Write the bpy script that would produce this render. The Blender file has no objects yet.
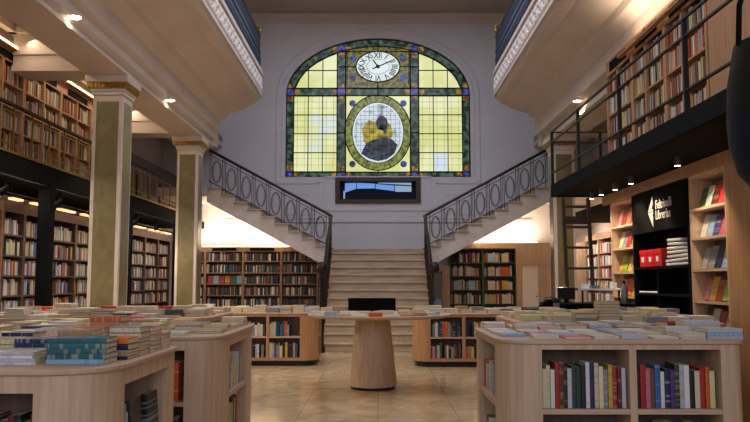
import bpy, bmesh, math, random
from mathutils import Vector, Matrix
PI = math.pi
rnd = random.Random(7)
SC = bpy.context.scene
COLL = SC.collection

# ------------------------------------------------------------------ camera, world, big lights, exposure
FPX, HORIZ, VPX = 768.0, 281.0, 378.0
pitch = math.atan((HORIZ - 211) / FPX)
yaw = math.atan((VPX - 375) / FPX)
cd = bpy.data.cameras.new('camera'); cam = bpy.data.objects.new('camera', cd); COLL.objects.link(cam)
cd.sensor_width = 36; cd.lens = 36 * FPX / 750; cd.clip_start = .05; cd.clip_end = 200
cam.location = (0, 0, 1.35); cam.rotation_euler = (PI / 2 + pitch, 0, yaw)
SC.camera = cam
cd.dof.use_dof = False
SC.view_settings.view_transform = 'Standard'; SC.view_settings.look = 'None'
SC.view_settings.gamma = 1; SC.view_settings.use_curve_mapping = False
SC.view_settings.exposure = 0.12
w = bpy.data.worlds.new('world'); SC.world = w; w.use_nodes = True
w.node_tree.nodes['Background'].inputs[0].default_value = (.55, .63, .74, 1)
w.node_tree.nodes['Background'].inputs[1].default_value = 0.42

def lamp(name, kind, loc, energy, color, rot=(0, 0, 0), size=None, size_y=None, spot=None, blend=.6, radius=.05, spread=None):
    l = bpy.data.lights.new(name, kind); o = bpy.data.objects.new(name, l); COLL.objects.link(o)
    l.energy = energy; l.color = color; o.location = loc; o.rotation_euler = rot
    if kind == 'AREA':
        l.shape = 'RECTANGLE'; l.size = size; l.size_y = size_y or size
        if spread: l.spread = spread
    else:
        l.shadow_soft_size = radius
    if kind == 'SPOT': l.spot_size = spot; l.spot_blend = blend
    return o
WARM = (1, .78, .55); WARMER = (1, .62, .33); COOL = (.68, .72, 1.0); NEUT = (1, .86, .72)
# added area light under the solid ceiling; the skylight is assumed, not built
lamp('assumed_skylight_fill', 'AREA', (0, 12.0, 8.1), 310, (.72, .78, 1.0), (0, 0, 0), 4.2, 9)
lamp('assumed_entrance_fill', 'AREA', (0, -2.5, 3.2), 135, (.84, .84, 1), (math.radians(80), 0, 0), 6, 3)  # added unseen light behind the camera; the entrance is assumed
lamp('added_warm_fill', 'AREA', (0, 7.0, 7.9), 95, WARM, (0, 0, 0), 4.0, 4)  # added unseen warm fill high in the hall, without fixtures

# ------------------------------------------------------------------ materials
MATS = {}
def lin(c):
    if isinstance(c, str):
        c = c.lstrip('#'); c = [int(c[i:i + 2], 16) / 255 for i in (0, 2, 4)]
        c = [x / 12.92 if x <= .04045 else ((x + .055) / 1.055) ** 2.4 for x in c]
    return (*c[:3], 1)
def mat(name, col, rough=.6, metal=0, spec=.5, emit=None, strength=0):
    m = bpy.data.materials.new(name); m.use_nodes = True; b = m.node_tree.nodes['Principled BSDF']
    b.inputs['Base Color'].default_value = lin(col); b.inputs['Roughness'].default_value = rough
    b.inputs['Metallic'].default_value = metal; b.inputs['Specular IOR Level'].default_value = spec
    if emit: b.inputs['Emission Color'].default_value = lin(emit); b.inputs['Emission Strength'].default_value = strength
    MATS[name] = m; return m
def noisy(name, c1, c2, scale=(1, 1, 1), nscale=5, rough=.6, detail=5, contrast=(.35, .65), bump=0, coat=0, dist=0, metal=0):
    m = mat(name, c1, rough, metal); nt = m.node_tree; b = nt.nodes['Principled BSDF']
    tc = nt.nodes.new('ShaderNodeTexCoord'); mp = nt.nodes.new('ShaderNodeMapping'); mp.inputs['Scale'].default_value = scale
    n = nt.nodes.new('ShaderNodeTexNoise'); n.inputs['Scale'].default_value = nscale; n.inputs['Detail'].default_value = detail
    n.inputs['Distortion'].default_value = dist
    r = nt.nodes.new('ShaderNodeValToRGB'); r.color_ramp.elements[0].position = contrast[0]; r.color_ramp.elements[1].position = contrast[1]
    r.color_ramp.elements[0].color = lin(c1); r.color_ramp.elements[1].color = lin(c2)
    nt.links.new(tc.outputs['Object'], mp.inputs[0]); nt.links.new(mp.outputs[0], n.inputs['Vector'])
    nt.links.new(n.outputs['Fac'], r.inputs[0]); nt.links.new(r.outputs[0], b.inputs['Base Color'])
    if bump:
        bp = nt.nodes.new('ShaderNodeBump'); bp.inputs['Strength'].default_value = bump; bp.inputs['Distance'].default_value = .02
        nt.links.new(n.outputs['Fac'], bp.inputs['Height']); nt.links.new(bp.outputs[0], b.inputs['Normal'])
    if coat: b.inputs['Coat Weight'].default_value = coat
    return m
noisy('oak', '#bd9e80', '#ceb295', (26, 26, 1.2), 1.5, .5, 4)                 # grain runs upward
noisy('oak_flat', '#b4957c', '#c6a98e', (2, 26, 26), 1.5, .5, 4)
noisy('oak_warm', '#a97c52', '#bd9066', (20, 20, 1.2), 1.5, .5, 4)
noisy('oak_shelf', '#8d6c4e', '#a07d5e', (2, 2, 20), 1.5, .5, 4)
noisy('walnut', '#4b3627', '#5f4633', (20, 20, 1.2), 1.5, .5, 4)
noisy('plaster', '#cfcbcd', '#d6d2d4', (1, 1, 1), 1.2, .85, 3)
noisy('plaster_cream', '#cabcb2', '#d1c4ba', (1, 1, 1), 1.2, .8, 3)
noisy('ceiling_paint', '#a3958f', '#aa9c96', (1, 1, 1), 1.2, .9, 3)
noisy('marble_green', '#6f6443', '#8b7f58', (1, 1, .8), 3.2, .28, 8, (.3, .7), dist=1.6)
noisy('marble_white', '#cbbcae', '#ddd0c4', (1, 1, 1), 3, .35, 6)
noisy('stone_step', '#ab957a', '#c2ad92', (1, 4, 4), 2.5, .45, 6)
noisy('gilt', '#8a6420', '#c09540', (1, 1, 1), 30, .4, 3, metal=.6)
noisy('ornament', '#d8ccc0', '#e6dcd2', (1, 1, 1), 25, .7, 3, bump=.4)
mat('black', '#040405', .8, spec=.12); mat('black_gloss', '#08090c', .12); mat('dark_metal', '#1b1714', .45, .3)
mat('iron_blue', '#2b3240', .5, .2); mat('bronze', '#2c2019', .4, .5); mat('iron_grey', '#4a433e', .5, .3)
mat('brass', '#a07a35', .3, .9); mat('white_sign', '#c9c4bc', .8, spec=.1); mat('white_paper', '#dddde2', .8)
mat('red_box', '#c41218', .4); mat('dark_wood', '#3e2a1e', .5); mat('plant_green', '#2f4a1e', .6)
mat('pot_grey', '#8d8a86', .6); mat('navy_shade', '#0c1428', .6, spec=.2); mat('olive_shade', '#14180f', .7, spec=.15)
mat('plinth', '#0f0c0b', .6); mat('grey_metal', '#6a6a6c', .4, .6); mat('soft_blue', '#5a6c86', .6)
mat('door_paint', '#f6ead8', .6)
mat('lamp_glow', '#ffffff', .5, emit='#ffe6c8', strength=22)
mat('strip_glow', '#ffffff', .5, emit='#ffd9a8', strength=3.2)
mat('strip_dim', '#ffffff', .5, emit='#ffc98c', strength=1.3)

def floor_mat():
    m = mat('floor_marble', '#b59668', .16); nt = m.node_tree; b = nt.nodes['Principled BSDF']
    tc = nt.nodes.new('ShaderNodeTexCoord')
    br = nt.nodes.new('ShaderNodeTexBrick'); br.offset = 0; br.inputs['Scale'].default_value = 1
    br.inputs['Brick Width'].default_value = .8; br.inputs['Row Height'].default_value = .8; br.inputs['Mortar Size'].default_value = .004
    br.inputs['Color1'].default_value = lin('#d3bf9c'); br.inputs['Color2'].default_value = lin('#cbb591'); br.inputs['Mortar'].default_value = lin('#ac946f')
    n = nt.nodes.new('ShaderNodeTexNoise'); n.inputs['Scale'].default_value = 2.6; n.inputs['Detail'].default_value = 8; n.inputs['Distortion'].default_value = 1.2
    r = nt.nodes.new('ShaderNodeValToRGB'); r.color_ramp.elements[0].position = .35; r.color_ramp.elements[1].position = .7
    r.color_ramp.elements[0].color = lin('#d0c0a8'); r.color_ramp.elements[1].color = (1, 1, 1, 1)
    mx = nt.nodes.new('ShaderNodeMix'); mx.data_type = 'RGBA'; mx.blend_type = 'MULTIPLY'; mx.inputs[0].default_value = .8
    nt.links.new(tc.outputs['Object'], br.inputs['Vector']); nt.links.new(tc.outputs['Object'], n.inputs['Vector'])
    nt.links.new(n.outputs['Fac'], r.inputs[0]); nt.links.new(br.outputs['Color'], mx.inputs[6]); nt.links.new(r.outputs[0], mx.inputs[7])
    nt.links.new(mx.outputs[2], b.inputs['Base Color'])
floor_mat()

def glass_mat(name, c1, c2, strength, nscale=6, detail=3, contrast=(.35, .65), voronoi=False):
    """backlit stained glass: daylight behind coloured glass"""
    m = mat(name, '#101010', .25); nt = m.node_tree; b = nt.nodes['Principled BSDF']
    tc = nt.nodes.new('ShaderNodeTexCoord')
    if voronoi:
        n = nt.nodes.new('ShaderNodeTexVoronoi'); n.inputs['Scale'].default_value = nscale; out = n.outputs['Distance']
    else:
        n = nt.nodes.new('ShaderNodeTexNoise'); n.inputs['Scale'].default_value = nscale; n.inputs['Detail'].default_value = detail; out = n.outputs['Fac']
    r = nt.nodes.new('ShaderNodeValToRGB'); r.color_ramp.elements[0].position = contrast[0]; r.color_ramp.elements[1].position = contrast[1]
    r.color_ramp.elements[0].color = lin(c1); r.color_ramp.elements[1].color = lin(c2)
    nt.links.new(tc.outputs['Object'], n.inputs['Vector']); nt.links.new(out, r.inputs[0]); nt.links.new(r.outputs[0], b.inputs['Emission Color'])
    b.inputs['Emission Strength'].default_value = strength
    return m
glass_mat('glass_yellow', '#d6da8c', '#e8eab6', .92, 1.3, 2, (.4, .6))
glass_mat('glass_pale', '#d9dfaa', '#cfdcea', .95, 1.3, 2, (.4, .6))
glass_mat('glass_green', '#0c2216', '#6f927c', .55, 7, 6, (.42, .75))
glass_mat('glass_ring', '#3a4614', '#9a9e48', .8, 10, 4, (.35, .65))
glass_mat('glass_amber', '#5a3008', '#c2912c', .75, 8, 3, (.4, .65))
glass_mat('glass_blue', '#15153f', '#4650a8', .8, 9, 2, (.4, .6))
glass_mat('glass_clock_ground', '#332d10', '#99903a', .65, 12, 4, (.35, .65))
glass_mat('glass_white', '#cfdcd8', '#dde8ea', .92, 3, 2)
glass_mat('glass_portrait', '#7f96a0', '#dce8f4', .78, 4, 6, (.34, .5))
glass_mat('glass_gold_figure', '#7a6a12', '#d8c23a', .7, 7, 4, (.35, .65))
glass_mat('glass_dark_figure', '#14141c', '#4a5468', .6, 9, 5, (.4, .7))
glass_mat('glass_navy_figure', '#1a2230', '#5a6c84', .6, 8, 5, (.4, .7))
mat('lead', '#15120f', .5, .2)
mat('reflection_blue', '#000000', .4, emit='#6f9fe8', strength=.8); mat('reflection_pale', '#000000', .4, emit='#9db6d8', strength=.7)  # glow colours for the reflection painted into the low glass strip

def book_mats():
    for nm, individual in (('book_cover', True), ('book_cover_many', False)):
        m = mat(nm, '#888888', .45); nt = m.node_tree; b = nt.nodes['Principled BSDF']
        if individual:
            oi = nt.nodes.new('ShaderNodeObjectInfo'); base = oi.outputs['Color']
            tc = nt.nodes.new('ShaderNodeTexCoord')
            ad = nt.nodes.new('ShaderNodeVectorMath'); ad.operation = 'MULTIPLY_ADD'; ad.inputs[1].default_value = (.02, .02, 13)
            n = nt.nodes.new('ShaderNodeTexNoise'); n.inputs['Scale'].default_value = 1.0; n.inputs['Detail'].default_value = .5
            sx = nt.nodes.new('ShaderNodeCombineXYZ')
            ml = nt.nodes.new('ShaderNodeMath'); ml.operation = 'MULTIPLY'; ml.inputs[1].default_value = 50
            nt.links.new(oi.outputs['Random'], ml.inputs[0]); nt.links.new(ml.outputs[0], sx.inputs[0]); nt.links.new(ml.outputs[0], sx.inputs[1])
            nt.links.new(tc.outputs['Generated'], ad.inputs[0]); nt.links.new(sx.outputs[0], ad.inputs[2]); nt.links.new(ad.outputs[0], n.inputs['Vector'])
            r = nt.nodes.new('ShaderNodeValToRGB'); r.color_ramp.elements[0].position = .57; r.color_ramp.elements[1].position = .59
            r.color_ramp.elements[0].color = (0, 0, 0, 1); r.color_ramp.elements[1].color = (.22, .22, .22, 1)
            nt.links.new(n.outputs['Fac'], r.inputs[0])
            r2 = nt.nodes.new('ShaderNodeValToRGB'); r2.color_ramp.interpolation = 'CONSTANT'
            cs = ['#e8e4da', '#1c1c20', '#d8b64a', '#b8c4cc', '#8a2a22', '#e9e9e9']
            r2.color_ramp.elements[0].color = lin(cs[0]); r2.color_ramp.elements[1].position = 1 / 6; r2.color_ramp.elements[1].color = lin(cs[1])
            for i in range(2, 6):
                e = r2.color_ramp.elements.new(i / 6); e.color = lin(cs[i])
            nt.links.new(oi.outputs['Random'], r2.inputs[0])
            mx = nt.nodes.new('ShaderNodeMix'); mx.data_type = 'RGBA'
            nt.links.new(r.outputs[0], mx.inputs[0]); nt.links.new(base, mx.inputs[6]); nt.links.new(r2.outputs[0], mx.inputs[7])
            nt.links.new(mx.outputs[2], b.inputs['Base Color'])
        else:
            at = nt.nodes.new('ShaderNodeAttribute'); at.attribute_name = 'Col'
            nt.links.new(at.outputs['Color'], b.inputs['Base Color'])
book_mats()
noisy('pages', '#c9b893', '#ddd0b0', (1, 1, 1), 60, .85, 2)

# ------------------------------------------------------------------ mesh helpers
class MB:
    def __init__(s, M=None): s.v = []; s.f = []; s.M = M or Matrix.Identity(4)
    def add(s, vs, fs):
        k = len(s.v); s.v += [tuple(s.M @ Vector(p)) for p in vs]; s.f += [tuple(k + i for i in f) for f in fs]; return s
    def box(s, x0, x1, y0, y1, z0, z1):
        return s.add([(x0, y0, z0), (x1, y0, z0), (x1, y1, z0), (x0, y1, z0), (x0, y0, z1), (x1, y0, z1), (x1, y1, z1), (x0, y1, z1)],
                     [(0, 3, 2, 1), (4, 5, 6, 7), (0, 1, 5, 4), (1, 2, 6, 5), (2, 3, 7, 6), (3, 0, 4, 7)])
    def prism(s, pts, z0, z1, axis='z'):
        """closed polygon pts (a, b) extruded z0..z1 along axis; axis y: (x, z); axis x: (y, z)"""
        n = len(pts)
        P = {'z': lambda a, b, c: (a, b, c), 'y': lambda a, b, c: (a, c, b), 'x': lambda a, b, c: (c, a, b)}[axis]
        return s.add([P(a, b, z0) for a, b in pts] + [P(a, b, z1) for a, b in pts],
                     [tuple(range(n))[::-1], tuple(range(n, 2 * n))] + [(i, (i + 1) % n, n + (i + 1) % n, n + i) for i in range(n)])
    def ring(s, outer, inner, z0, z1, axis='z'):
        n = len(outer)
        P = {'z': lambda a, b, c: (a, b, c), 'y': lambda a, b, c: (a, c, b), 'x': lambda a, b, c: (c, a, b)}[axis]
        vs = [P(a, b, z0) for a, b in outer] + [P(a, b, z0) for a, b in inner] + [P(a, b, z1) for a, b in outer] + [P(a, b, z1) for a, b in inner]
        fs = []
        for i in range(n):
            j = (i + 1) % n
            fs += [(i, j, n + j, n + i), (2 * n + i, 3 * n + i, 3 * n + j, 2 * n + j), (i, 2 * n + i, 2 * n + j, j), (n + i, n + j, 3 * n + j, 3 * n + i)]
        return s.add(vs, fs)
    def tube(s, pts, r, n=8, closed=False):
        pts = [Vector(p) for p in pts]; m = len(pts); vs = []; fs = []
        for i, p in enumerate(pts):
            a = pts[(i - 1) % m] if (closed or i) else p; b = pts[(i + 1) % m] if (closed or i < m - 1) else p
            t = (b - a).normalized(); up = Vector((0, 0, 1)) if abs(t.z) < .95 else Vector((0, 1, 0))
            u = t.cross(up).normalized(); v = t.cross(u).normalized()
            if i and not closed and u.dot(pu) < 0: u, v = -u, -v
            pu = u
            vs += [tuple(p + r * (math.cos(2 * PI * k / n) * u + math.sin(2 * PI * k / n) * v)) for k in range(n)]
        for i in range(m if closed else m - 1):
            j = (i + 1) % m
            fs += [(i * n + k, i * n + (k + 1) % n, j * n + (k + 1) % n, j * n + k) for k in range(n)]
        if not closed: fs += [tuple(range(n))[::-1], tuple((m - 1) * n + k for k in range(n))]
        return s.add(vs, fs)
    def lathe(s, prof, c=(0, 0, 0), n=32):
        vs = []; fs = []; m = len(prof)
        for r, z in prof: vs += [(c[0] + r * math.cos(2 * PI * k / n), c[1] + r * math.sin(2 * PI * k / n), c[2] + z) for k in range(n)]
        for i in range(m - 1): fs += [(i * n + k, i * n + (k + 1) % n, (i + 1) * n + (k + 1) % n, (i + 1) * n + k) for k in range(n)]
        if prof[0][0] > 1e-4: fs.append(tuple(range(n))[::-1])
        if prof[-1][0] > 1e-4: fs.append(tuple((m - 1) * n + k for k in range(n)))
        return s.add(vs, fs)
    def sweep(s, prof, path, closed=False):
        """prof: list of vertices-tuples function already; here loft between rows of points"""
        m = len(path); n = len(path[0])
        vs = [p for row in path for p in row]
        fs = [(i * n + k, (i + 1) * n + k, (i + 1) * n + k + 1, i * n + k + 1) for i in range(m - 1) for k in range(n - 1)]
        return s.add(vs, fs)
    def obj(s, name, m, parent=None, smooth=False, bevel=0):
        me = bpy.data.meshes.new(name)
        off = parent_world(parent)
        me.from_pydata([(x - off.x, y - off.y, z - off.z) for x, y, z in s.v], [], s.f)
        bm = bmesh.new(); bm.from_mesh(me); bmesh.ops.recalc_face_normals(bm, faces=bm.faces); bm.to_mesh(me); bm.free()
        me.materials.append(MATS[m])
        o = bpy.data.objects.new(name, me); COLL.objects.link(o)
        if parent: o.parent = parent
        if smooth:
            for p in me.polygons: p.use_smooth = True
            me.set_sharp_from_angle(angle=math.radians(35))
        if bevel:
            md = o.modifiers.new('Bevel', 'BEVEL'); md.width = bevel; md.segments = 2; md.limit_method = 'ANGLE'
        return o
def parent_world(p):
    v = Vector((0, 0, 0))
    while p is not None: v += p.location; p = p.parent
    return v
def thing(name, label, cat, loc=(0, 0, 0), group=None):
    o = bpy.data.objects.new(name, None); COLL.objects.link(o); o.location = loc; o.empty_display_size = .1
    return tag(o, label, cat, group)
def tag(o, label, cat, group=None):
    o['label'] = label; o['category'] = cat
    if group: o['group'] = group
    n = len(label.replace(',', ' ').split()); assert 4 <= n <= 16, label
    return o
def struct(o, label=None):
    o['kind'] = 'structure'
    if label: o['label'] = label
    return o
def base(name, label=None, loc=(0, 0, 0)):
    o = bpy.data.objects.new(name, None); COLL.objects.link(o); o.location = loc
    return struct(o, label)
def frame_of(origin, n):
    """local x along the front, y into the furniture, z up; n = the way the front faces"""
    n = Vector(n).normalized(); y = -n; z = Vector((0, 0, 1)); x = y.cross(z)
    M = Matrix((x, y, z)).transposed().to_4x4(); M.translation = Vector(origin); return M
def dup(o, loc=None, parent=None):
    c = o.copy(); COLL.objects.link(c)
    if parent is not None: c.parent = parent
    if loc is not None: c.location = loc
    return c

# ------------------------------------------------------------------ the room
struct(MB().box(-5.6, 5.6, -4, 19.6, -.1, 0).obj('floor', 'floor_marble'), 'polished beige marble floor of the hall')
# back wall with the arched window opening
WX, WZ0, WZS, WZT, YB = 2.38, 4.0, 6.14, 7.65, 19.5
def arch(x, sx=WX, z0=WZS, zt=WZT): return z0 + (zt - z0) * math.sqrt(max(0, 1 - (x / sx) ** 2))
wb = MB()
wb.box(-5.6, -WX, YB, YB + .3, 0, 8.6).box(WX, 5.6, YB, YB + .3, 0, 8.6)
NX, NZ0, NZ1 = 1.03, 3.36, 3.95
wb.box(-WX, WX, YB, YB + .3, 0, NZ0).box(-WX, -NX, YB, YB + .3, NZ0, WZ0).box(NX, WX, YB, YB + .3, NZ0, WZ0).box(-NX, NX, YB, YB + .3, NZ1, WZ0)
xs = [-WX * math.cos(PI * i / 48) for i in range(49)]
for a, b in zip(xs, xs[1:]):
    wb.prism([(a, arch(a)), (b, arch(b)), (b, 8.6), (a, 8.6)], YB, YB + .3, 'y')
struct(wb.obj('wall_back', 'plaster'), 'lavender grey plaster back wall around the arched window')
def arch_line(off, z0):
    return [(-WX - off, z0)] + [(-(WX + off) * math.cos(PI * i / 40), arch(-(WX) * math.cos(PI * i / 40)) + off * math.sin(PI * i / 40)) for i in range(41)] + [(WX + off, z0)]
def mould(name, line, r, y=YB, m='plaster'):
    return struct(MB().tube([(x, y, z) for x, z in line], r, 6).obj(name, m, smooth=True), 'raised plaster moulding on the back wall')
mould('trim_1', arch_line(.22, WZ0 - .1), .035)
mould('trim_2', arch_line(.09, WZ0), .02)
def rect_mould(name, x0, x1, z0, z1, r=.022, y=YB):
    b = MB().box(x0, x1, y - r, y + r, z0 - r, z0 + r).box(x0, x1, y - r, y + r, z1 - r, z1 + r).box(x0 - r, x0 + r, y - r, y + r, z0 - r, z1 + r).box(x1 - r, x1 + r, y - r, y + r, z0 - r, z1 + r)
    return struct(b.obj(name, 'plaster'), 'rectangular panel moulding on the back wall')
rect_mould('trim_3', -1.35, 1.35, 3.15, 4.0)
rect_mould('trim_4', 1.5, 2.85, 2.95, 3.85); rect_mould('trim_5', -2.85, -1.5, 2.95, 3.85)
rect_mould('trim_6', 1.75, 2.6, 3.05, 3.55, .014); rect_mould('trim_7', -2.6, -1.75, 3.05, 3.55, .014)
struct(MB().box(-3.9, 3.9, YB - .04, YB, 2.84, 2.9).obj('trim_8', 'plaster'), 'plaster ledge moulding above the landing')
struct(MB().box(-1.2, 1.2, YB - .03, YB, 2.0, 2.16).obj('baseboard_back', 'stone_step'), 'stone skirting at the back of the stair landing')
for n_, x in (('left', -5.6), ('right', 5.5)):
    struct(MB().box(x, x + .1, -4, YB, 0, 8.6).obj('wall_' + n_, 'plaster_cream'), 'plaster side wall of the hall on the %s' % n_)
struct(MB().box(-5.6, 5.6, 2.0, YB, 8.27, 8.4).obj('ceiling', 'ceiling_paint'), 'brownish painted ceiling high over the hall')
cm = MB().box(-5, 5, YB - .12, YB, 8.12, 8.27).box(-5, 5, YB - .07, YB, 8.04, 8.12)
struct(cm.obj('trim_9', 'plaster_cream'), 'cornice where the back wall meets the ceiling')

# --- stained glass window
win = base('window_1', 'large arched stained glass window with a clock and an oval portrait', (0, YB + .1, WZ0))
YG = YB + .1
def gl(name, m, polys, dy=0, th=.02):
    b = MB()
    for p in polys: b.prism(p, YG + dy, YG + dy + th, 'y')
    return b.obj(name, m, win)
def clipz(x0, x1, z0, z1, off=0, n=8):
    """polygon between x0,x1 from z0 to min(z1, arch-off)"""
    xs_ = [x0 + (x1 - x0) * i / n for i in range(n + 1)]
    top = []
    for x in xs_:
        q = x / (WX - off); zt = WZS + (WZT - off - WZS) * math.sqrt(max(0, 1 - q * q)) if abs(q) < 1 else WZS
        top.append((x, max(z0 + .001, min(z1, zt))))
    return [(x0, z0), (x1, z0)] + top[::-1]
B = .20                                      # border band width
MX0, MX1 = .84, 1.06                         # mullion band
HZ0, HZ1 = 6.14, 6.34                        # cross band
def arc_pts(off, n=40): return [(-(WX - off) * math.cos(PI * i / n), WZS + (WZT - off - WZS) * math.sin(PI * i / n)) for i in range(n + 1)]
o_, i_ = arc_pts(.02), arc_pts(B + .02)
border = [[o_[k], o_[k + 1], i_[k + 1], i_[k]] for k in range(40)]
border += [[(-WX, WZ0), (-WX + B, WZ0), (-WX + B, WZS), (-WX, WZS)], [(WX - B, WZ0), (WX, WZ0), (WX, WZS), (WX - B, WZS)], [(-WX, WZ0), (WX, WZ0), (WX, WZ0 + .14), (-WX, WZ0 + .14)]]
gl('border_glass', 'glass_green', border)
gl('mullion_glass', 'glass_green', [clipz(s * MX0 if s > 0 else -MX1, MX1 if s > 0 else -MX0, WZ0 + .14, 9, B) for s in (-1, 1)] +
   [[(-WX + B, HZ0), (-MX1, HZ0), (-MX1, HZ1), (-WX + B, HZ1)], [(-MX0, HZ0), (MX0, HZ0), (MX0, HZ1), (-MX0, HZ1)], [(MX1, HZ0), (WX - B, HZ0), (WX - B, HZ1), (MX1, HZ1)]], .004)
# side lights: three columns of pale panes each
panes, pale = [], []
cw = (WX - B - MX1) / 3
for s in (-1, 1):
    for c in range(3):
        a = MX1 + c * cw + .008; b = MX1 + (c + 1) * cw - .008
        x0, x1 = (a, b) if s > 0 else (-b, -a)
        rows = [(WZ0 + .16 + i * .495, WZ0 + .16 + (i + 1) * .495 - .02) for i in range(4)]
        for r_, (z0, z1) in enumerate(rows):
            (pale if (c, r_) in ((1, 2), (0, 2), (1, 1)) and s < 0 or (c, r_) == (1, 0) and s > 0 else panes).append([(x0, z0), (x1, z0), (x1, z1), (x0, z1)])
        for z0, z1 in ((HZ1 + .01, 6.8), (6.82, 7.5)):
            p = clipz(x0, x1, z0, z1, B + .03)
            if max(q[1] for q in p) - z0 > .03: panes.append(p)
gl('side_light_glass', 'glass_yellow', panes); gl('side_light_pale_glass', 'glass_pale', pale)
# centre panels
gl('portrait_ground', 'glass_yellow', [[(-MX0 + .02, WZ0 + .16), (MX0 - .02, WZ0 + .16), (MX0 - .02, HZ0 - .01), (-MX0 + .02, HZ0 - .01)]])
gl('clock_ground', 'glass_clock_ground', [clipz(-MX0 + .02, MX0 - .02, HZ1 + .01, 9, B + .01)])
def ell(cx, cz, a, b, n=40): return [(cx + a * math.cos(2 * PI * k / n), cz + b * math.sin(2 * PI * k / n)) for k in range(n)]
PZ, CZ = 5.17, 6.91
MB().ring(ell(0, PZ, .86, .99), ell(0, PZ, .66, .79), YG - .012, YG + .006, 'y').obj('oval_ring_glass', 'glass_ring', win)
MB().ring(ell(0, PZ, .665, .795), ell(0, PZ, .62, .75), YG - .016, YG + .004, 'y').obj('oval_white_band', 'glass_white', win)
gl('portrait_glass', 'glass_portrait', [ell(0, PZ, .62, .75)], -.008, .01)
gl('figure_halo', 'glass_gold_figure', [[(-.38, 4.95), (-.28, 4.84), (.05, 4.88), (.32, 4.97), (.40, 5.14), (.34, 5.36), (.2, 5.5), (.02, 5.52), (-.1, 5.46), (-.24, 5.5), (-.36, 5.36), (-.43, 5.22), (-.38, 5.08)]], -.014, .006)
gl('figure_head', 'glass_dark_figure', [ell(.1, 5.42, .15, .19, 20), ell(.12, 5.26, .11, .14, 16)], -.02, .006)
gl('figure_face', 'glass_gold_figure', [ell(.05, 5.16, .1, .08, 14)], -.024, .004)
gl('figure_body', 'glass_dark_figure', [[(-.44, 4.62), (-.2, 4.48), (0, 4.43), (.22, 4.47), (.42, 4.62), (.5, 4.85), (.36, 5.0), (.15, 5.05), (-.12, 4.98), (-.3, 4.9)]], -.018, .004)
gl('figure_sash', 'glass_navy_figure', [[(-.32, 4.58), (-.1, 4.46), (.2, 4.47), (.3, 4.56), (.05, 4.68), (-.2, 4.7)]], -.022, .004)
for x, z in ((-.66, 4.35), (.66, 4.35), (-.66, 5.94), (.66, 5.94), (-.66, 7.13), (.66, 7.13), (-.66, 6.62), (.66, 6.62)):
    gl('roundel', 'glass_blue', [ell(x, z, .085, .085, 16)], -.018, .012)
clk = gl('clock_face', 'glass_white', [ell(0, CZ, .56, .395)], -.02, .015)
MB().ring(ell(0, CZ, .59, .42), ell(0, CZ, .555, .39), YG - .03, YG, 'y').obj('clock_rim', 'lead', win)
MB().ring(ell(0, CZ, .30, .20), ell(0, CZ, .29, .192), YG - .026, YG - .018, 'y').obj('clock_inner_rim', 'iron_grey', win)
def text_mesh(txt, size, M, name, m, parent, extrude=.002, sx=1, bold=0):
    cu = bpy.data.curves.new('t', 'FONT'); cu.body = txt; cu.size = size; cu.extrude = extrude; cu.align_x = 'CENTER'; cu.align_y = 'CENTER'; cu.resolution_u = 3; cu.offset = bold
    t = bpy.data.objects.new('t', cu); COLL.objects.link(t); bpy.context.view_layer.update()
    me = bpy.data.meshes.new_from_object(t.evaluated_get(bpy.context.evaluated_depsgraph_get()))
    bpy.data.objects.remove(t); bpy.data.curves.remove(cu)
    off = parent_world(parent); me.transform(Matrix.Translation(-off) @ M @ Matrix.Diagonal((sx, 1, 1, 1))); me.name = name; me.materials.clear(); me.materials.append(MATS[m])
    o = bpy.data.objects.new(name, me); COLL.objects.link(o); o.parent = parent; return o
ROM = ['XII', 'I', 'II', 'III', 'IIII', 'V', 'VI', 'VII', 'VIII', 'IX', 'X', 'XI']
for i, t_ in enumerate(ROM):
    a = 2 * PI * i / 12
    x, z = .43 * math.sin(a), CZ + .295 * math.cos(a)
    up = Vector((.56 * math.sin(a), 0, .395 * math.cos(a))).normalized(); xx = Vector((up.z, 0, -up.x))
    M = Matrix((xx, up, xx.cross(up))).transposed().to_4x4(); M.translation = (x, YG - .024, z)
    text_mesh(t_, .215, M, 'clock_numeral', 'lead', win, sx=.8, bold=.003)
def hand(ang, L, wdt, tail):
    d = Vector((math.sin(ang), 0, math.cos(ang) * .85)); q = Vector((d.z, 0, -d.x)); c = Vector((0, YG - .034, CZ))
    pts = [c - d * tail - q * wdt, c - d * tail + q * wdt, c + d * L * .7 + q * wdt, c + d * L, c + d * L * .7 - q * wdt]
    MB().prism([(p.x, p.z) for p in pts], YG - .038, YG - .032, 'y').obj('clock_hand', 'lead', win)
hand(math.radians(-32), .27, .02, .02); hand(math.radians(63), .48, .016, .16)
MB().prism(ell(0, CZ, .06, .05, 8), YG - .044, YG - .03, 'y').obj('clock_hub', 'bronze', win)
# blue bosses with amber neighbours
bl, am = [], []
def sq(x, z, a, b=None): b = b or a; return [(x - a, z - b), (x + a, z - b), (x + a, z + b), (x - a, z + b)]
MC = (MX0 + MX1) / 2
for x, z in ((-MC, 6.24), (MC, 6.24), (-WX + .1, 6.24), (WX - .1, 6.24), (-MC, 7.38), (MC, 7.38), (-MC, WZ0 + .08), (MC, WZ0 + .08), (-WX + .11, WZ0 + .1), (WX - .11, WZ0 + .1)):
    bl.append(sq(x, z, .095, .085 if z > 4.5 else .07))
    for dx, dz in ((-.17, 0), (.17, 0), (0, -.16), (0, .16)):
        if abs(x + dx) < WX - .03 and z + dz > WZ0 + .05 and z + dz < arch(x + dx) - .08: am.append(sq(x + dx, z + dz, .07, .06))
gl('boss_glass', 'glass_blue', bl, -.02, .02); gl('boss_amber_glass', 'glass_amber', am, -.012, .014)
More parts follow.
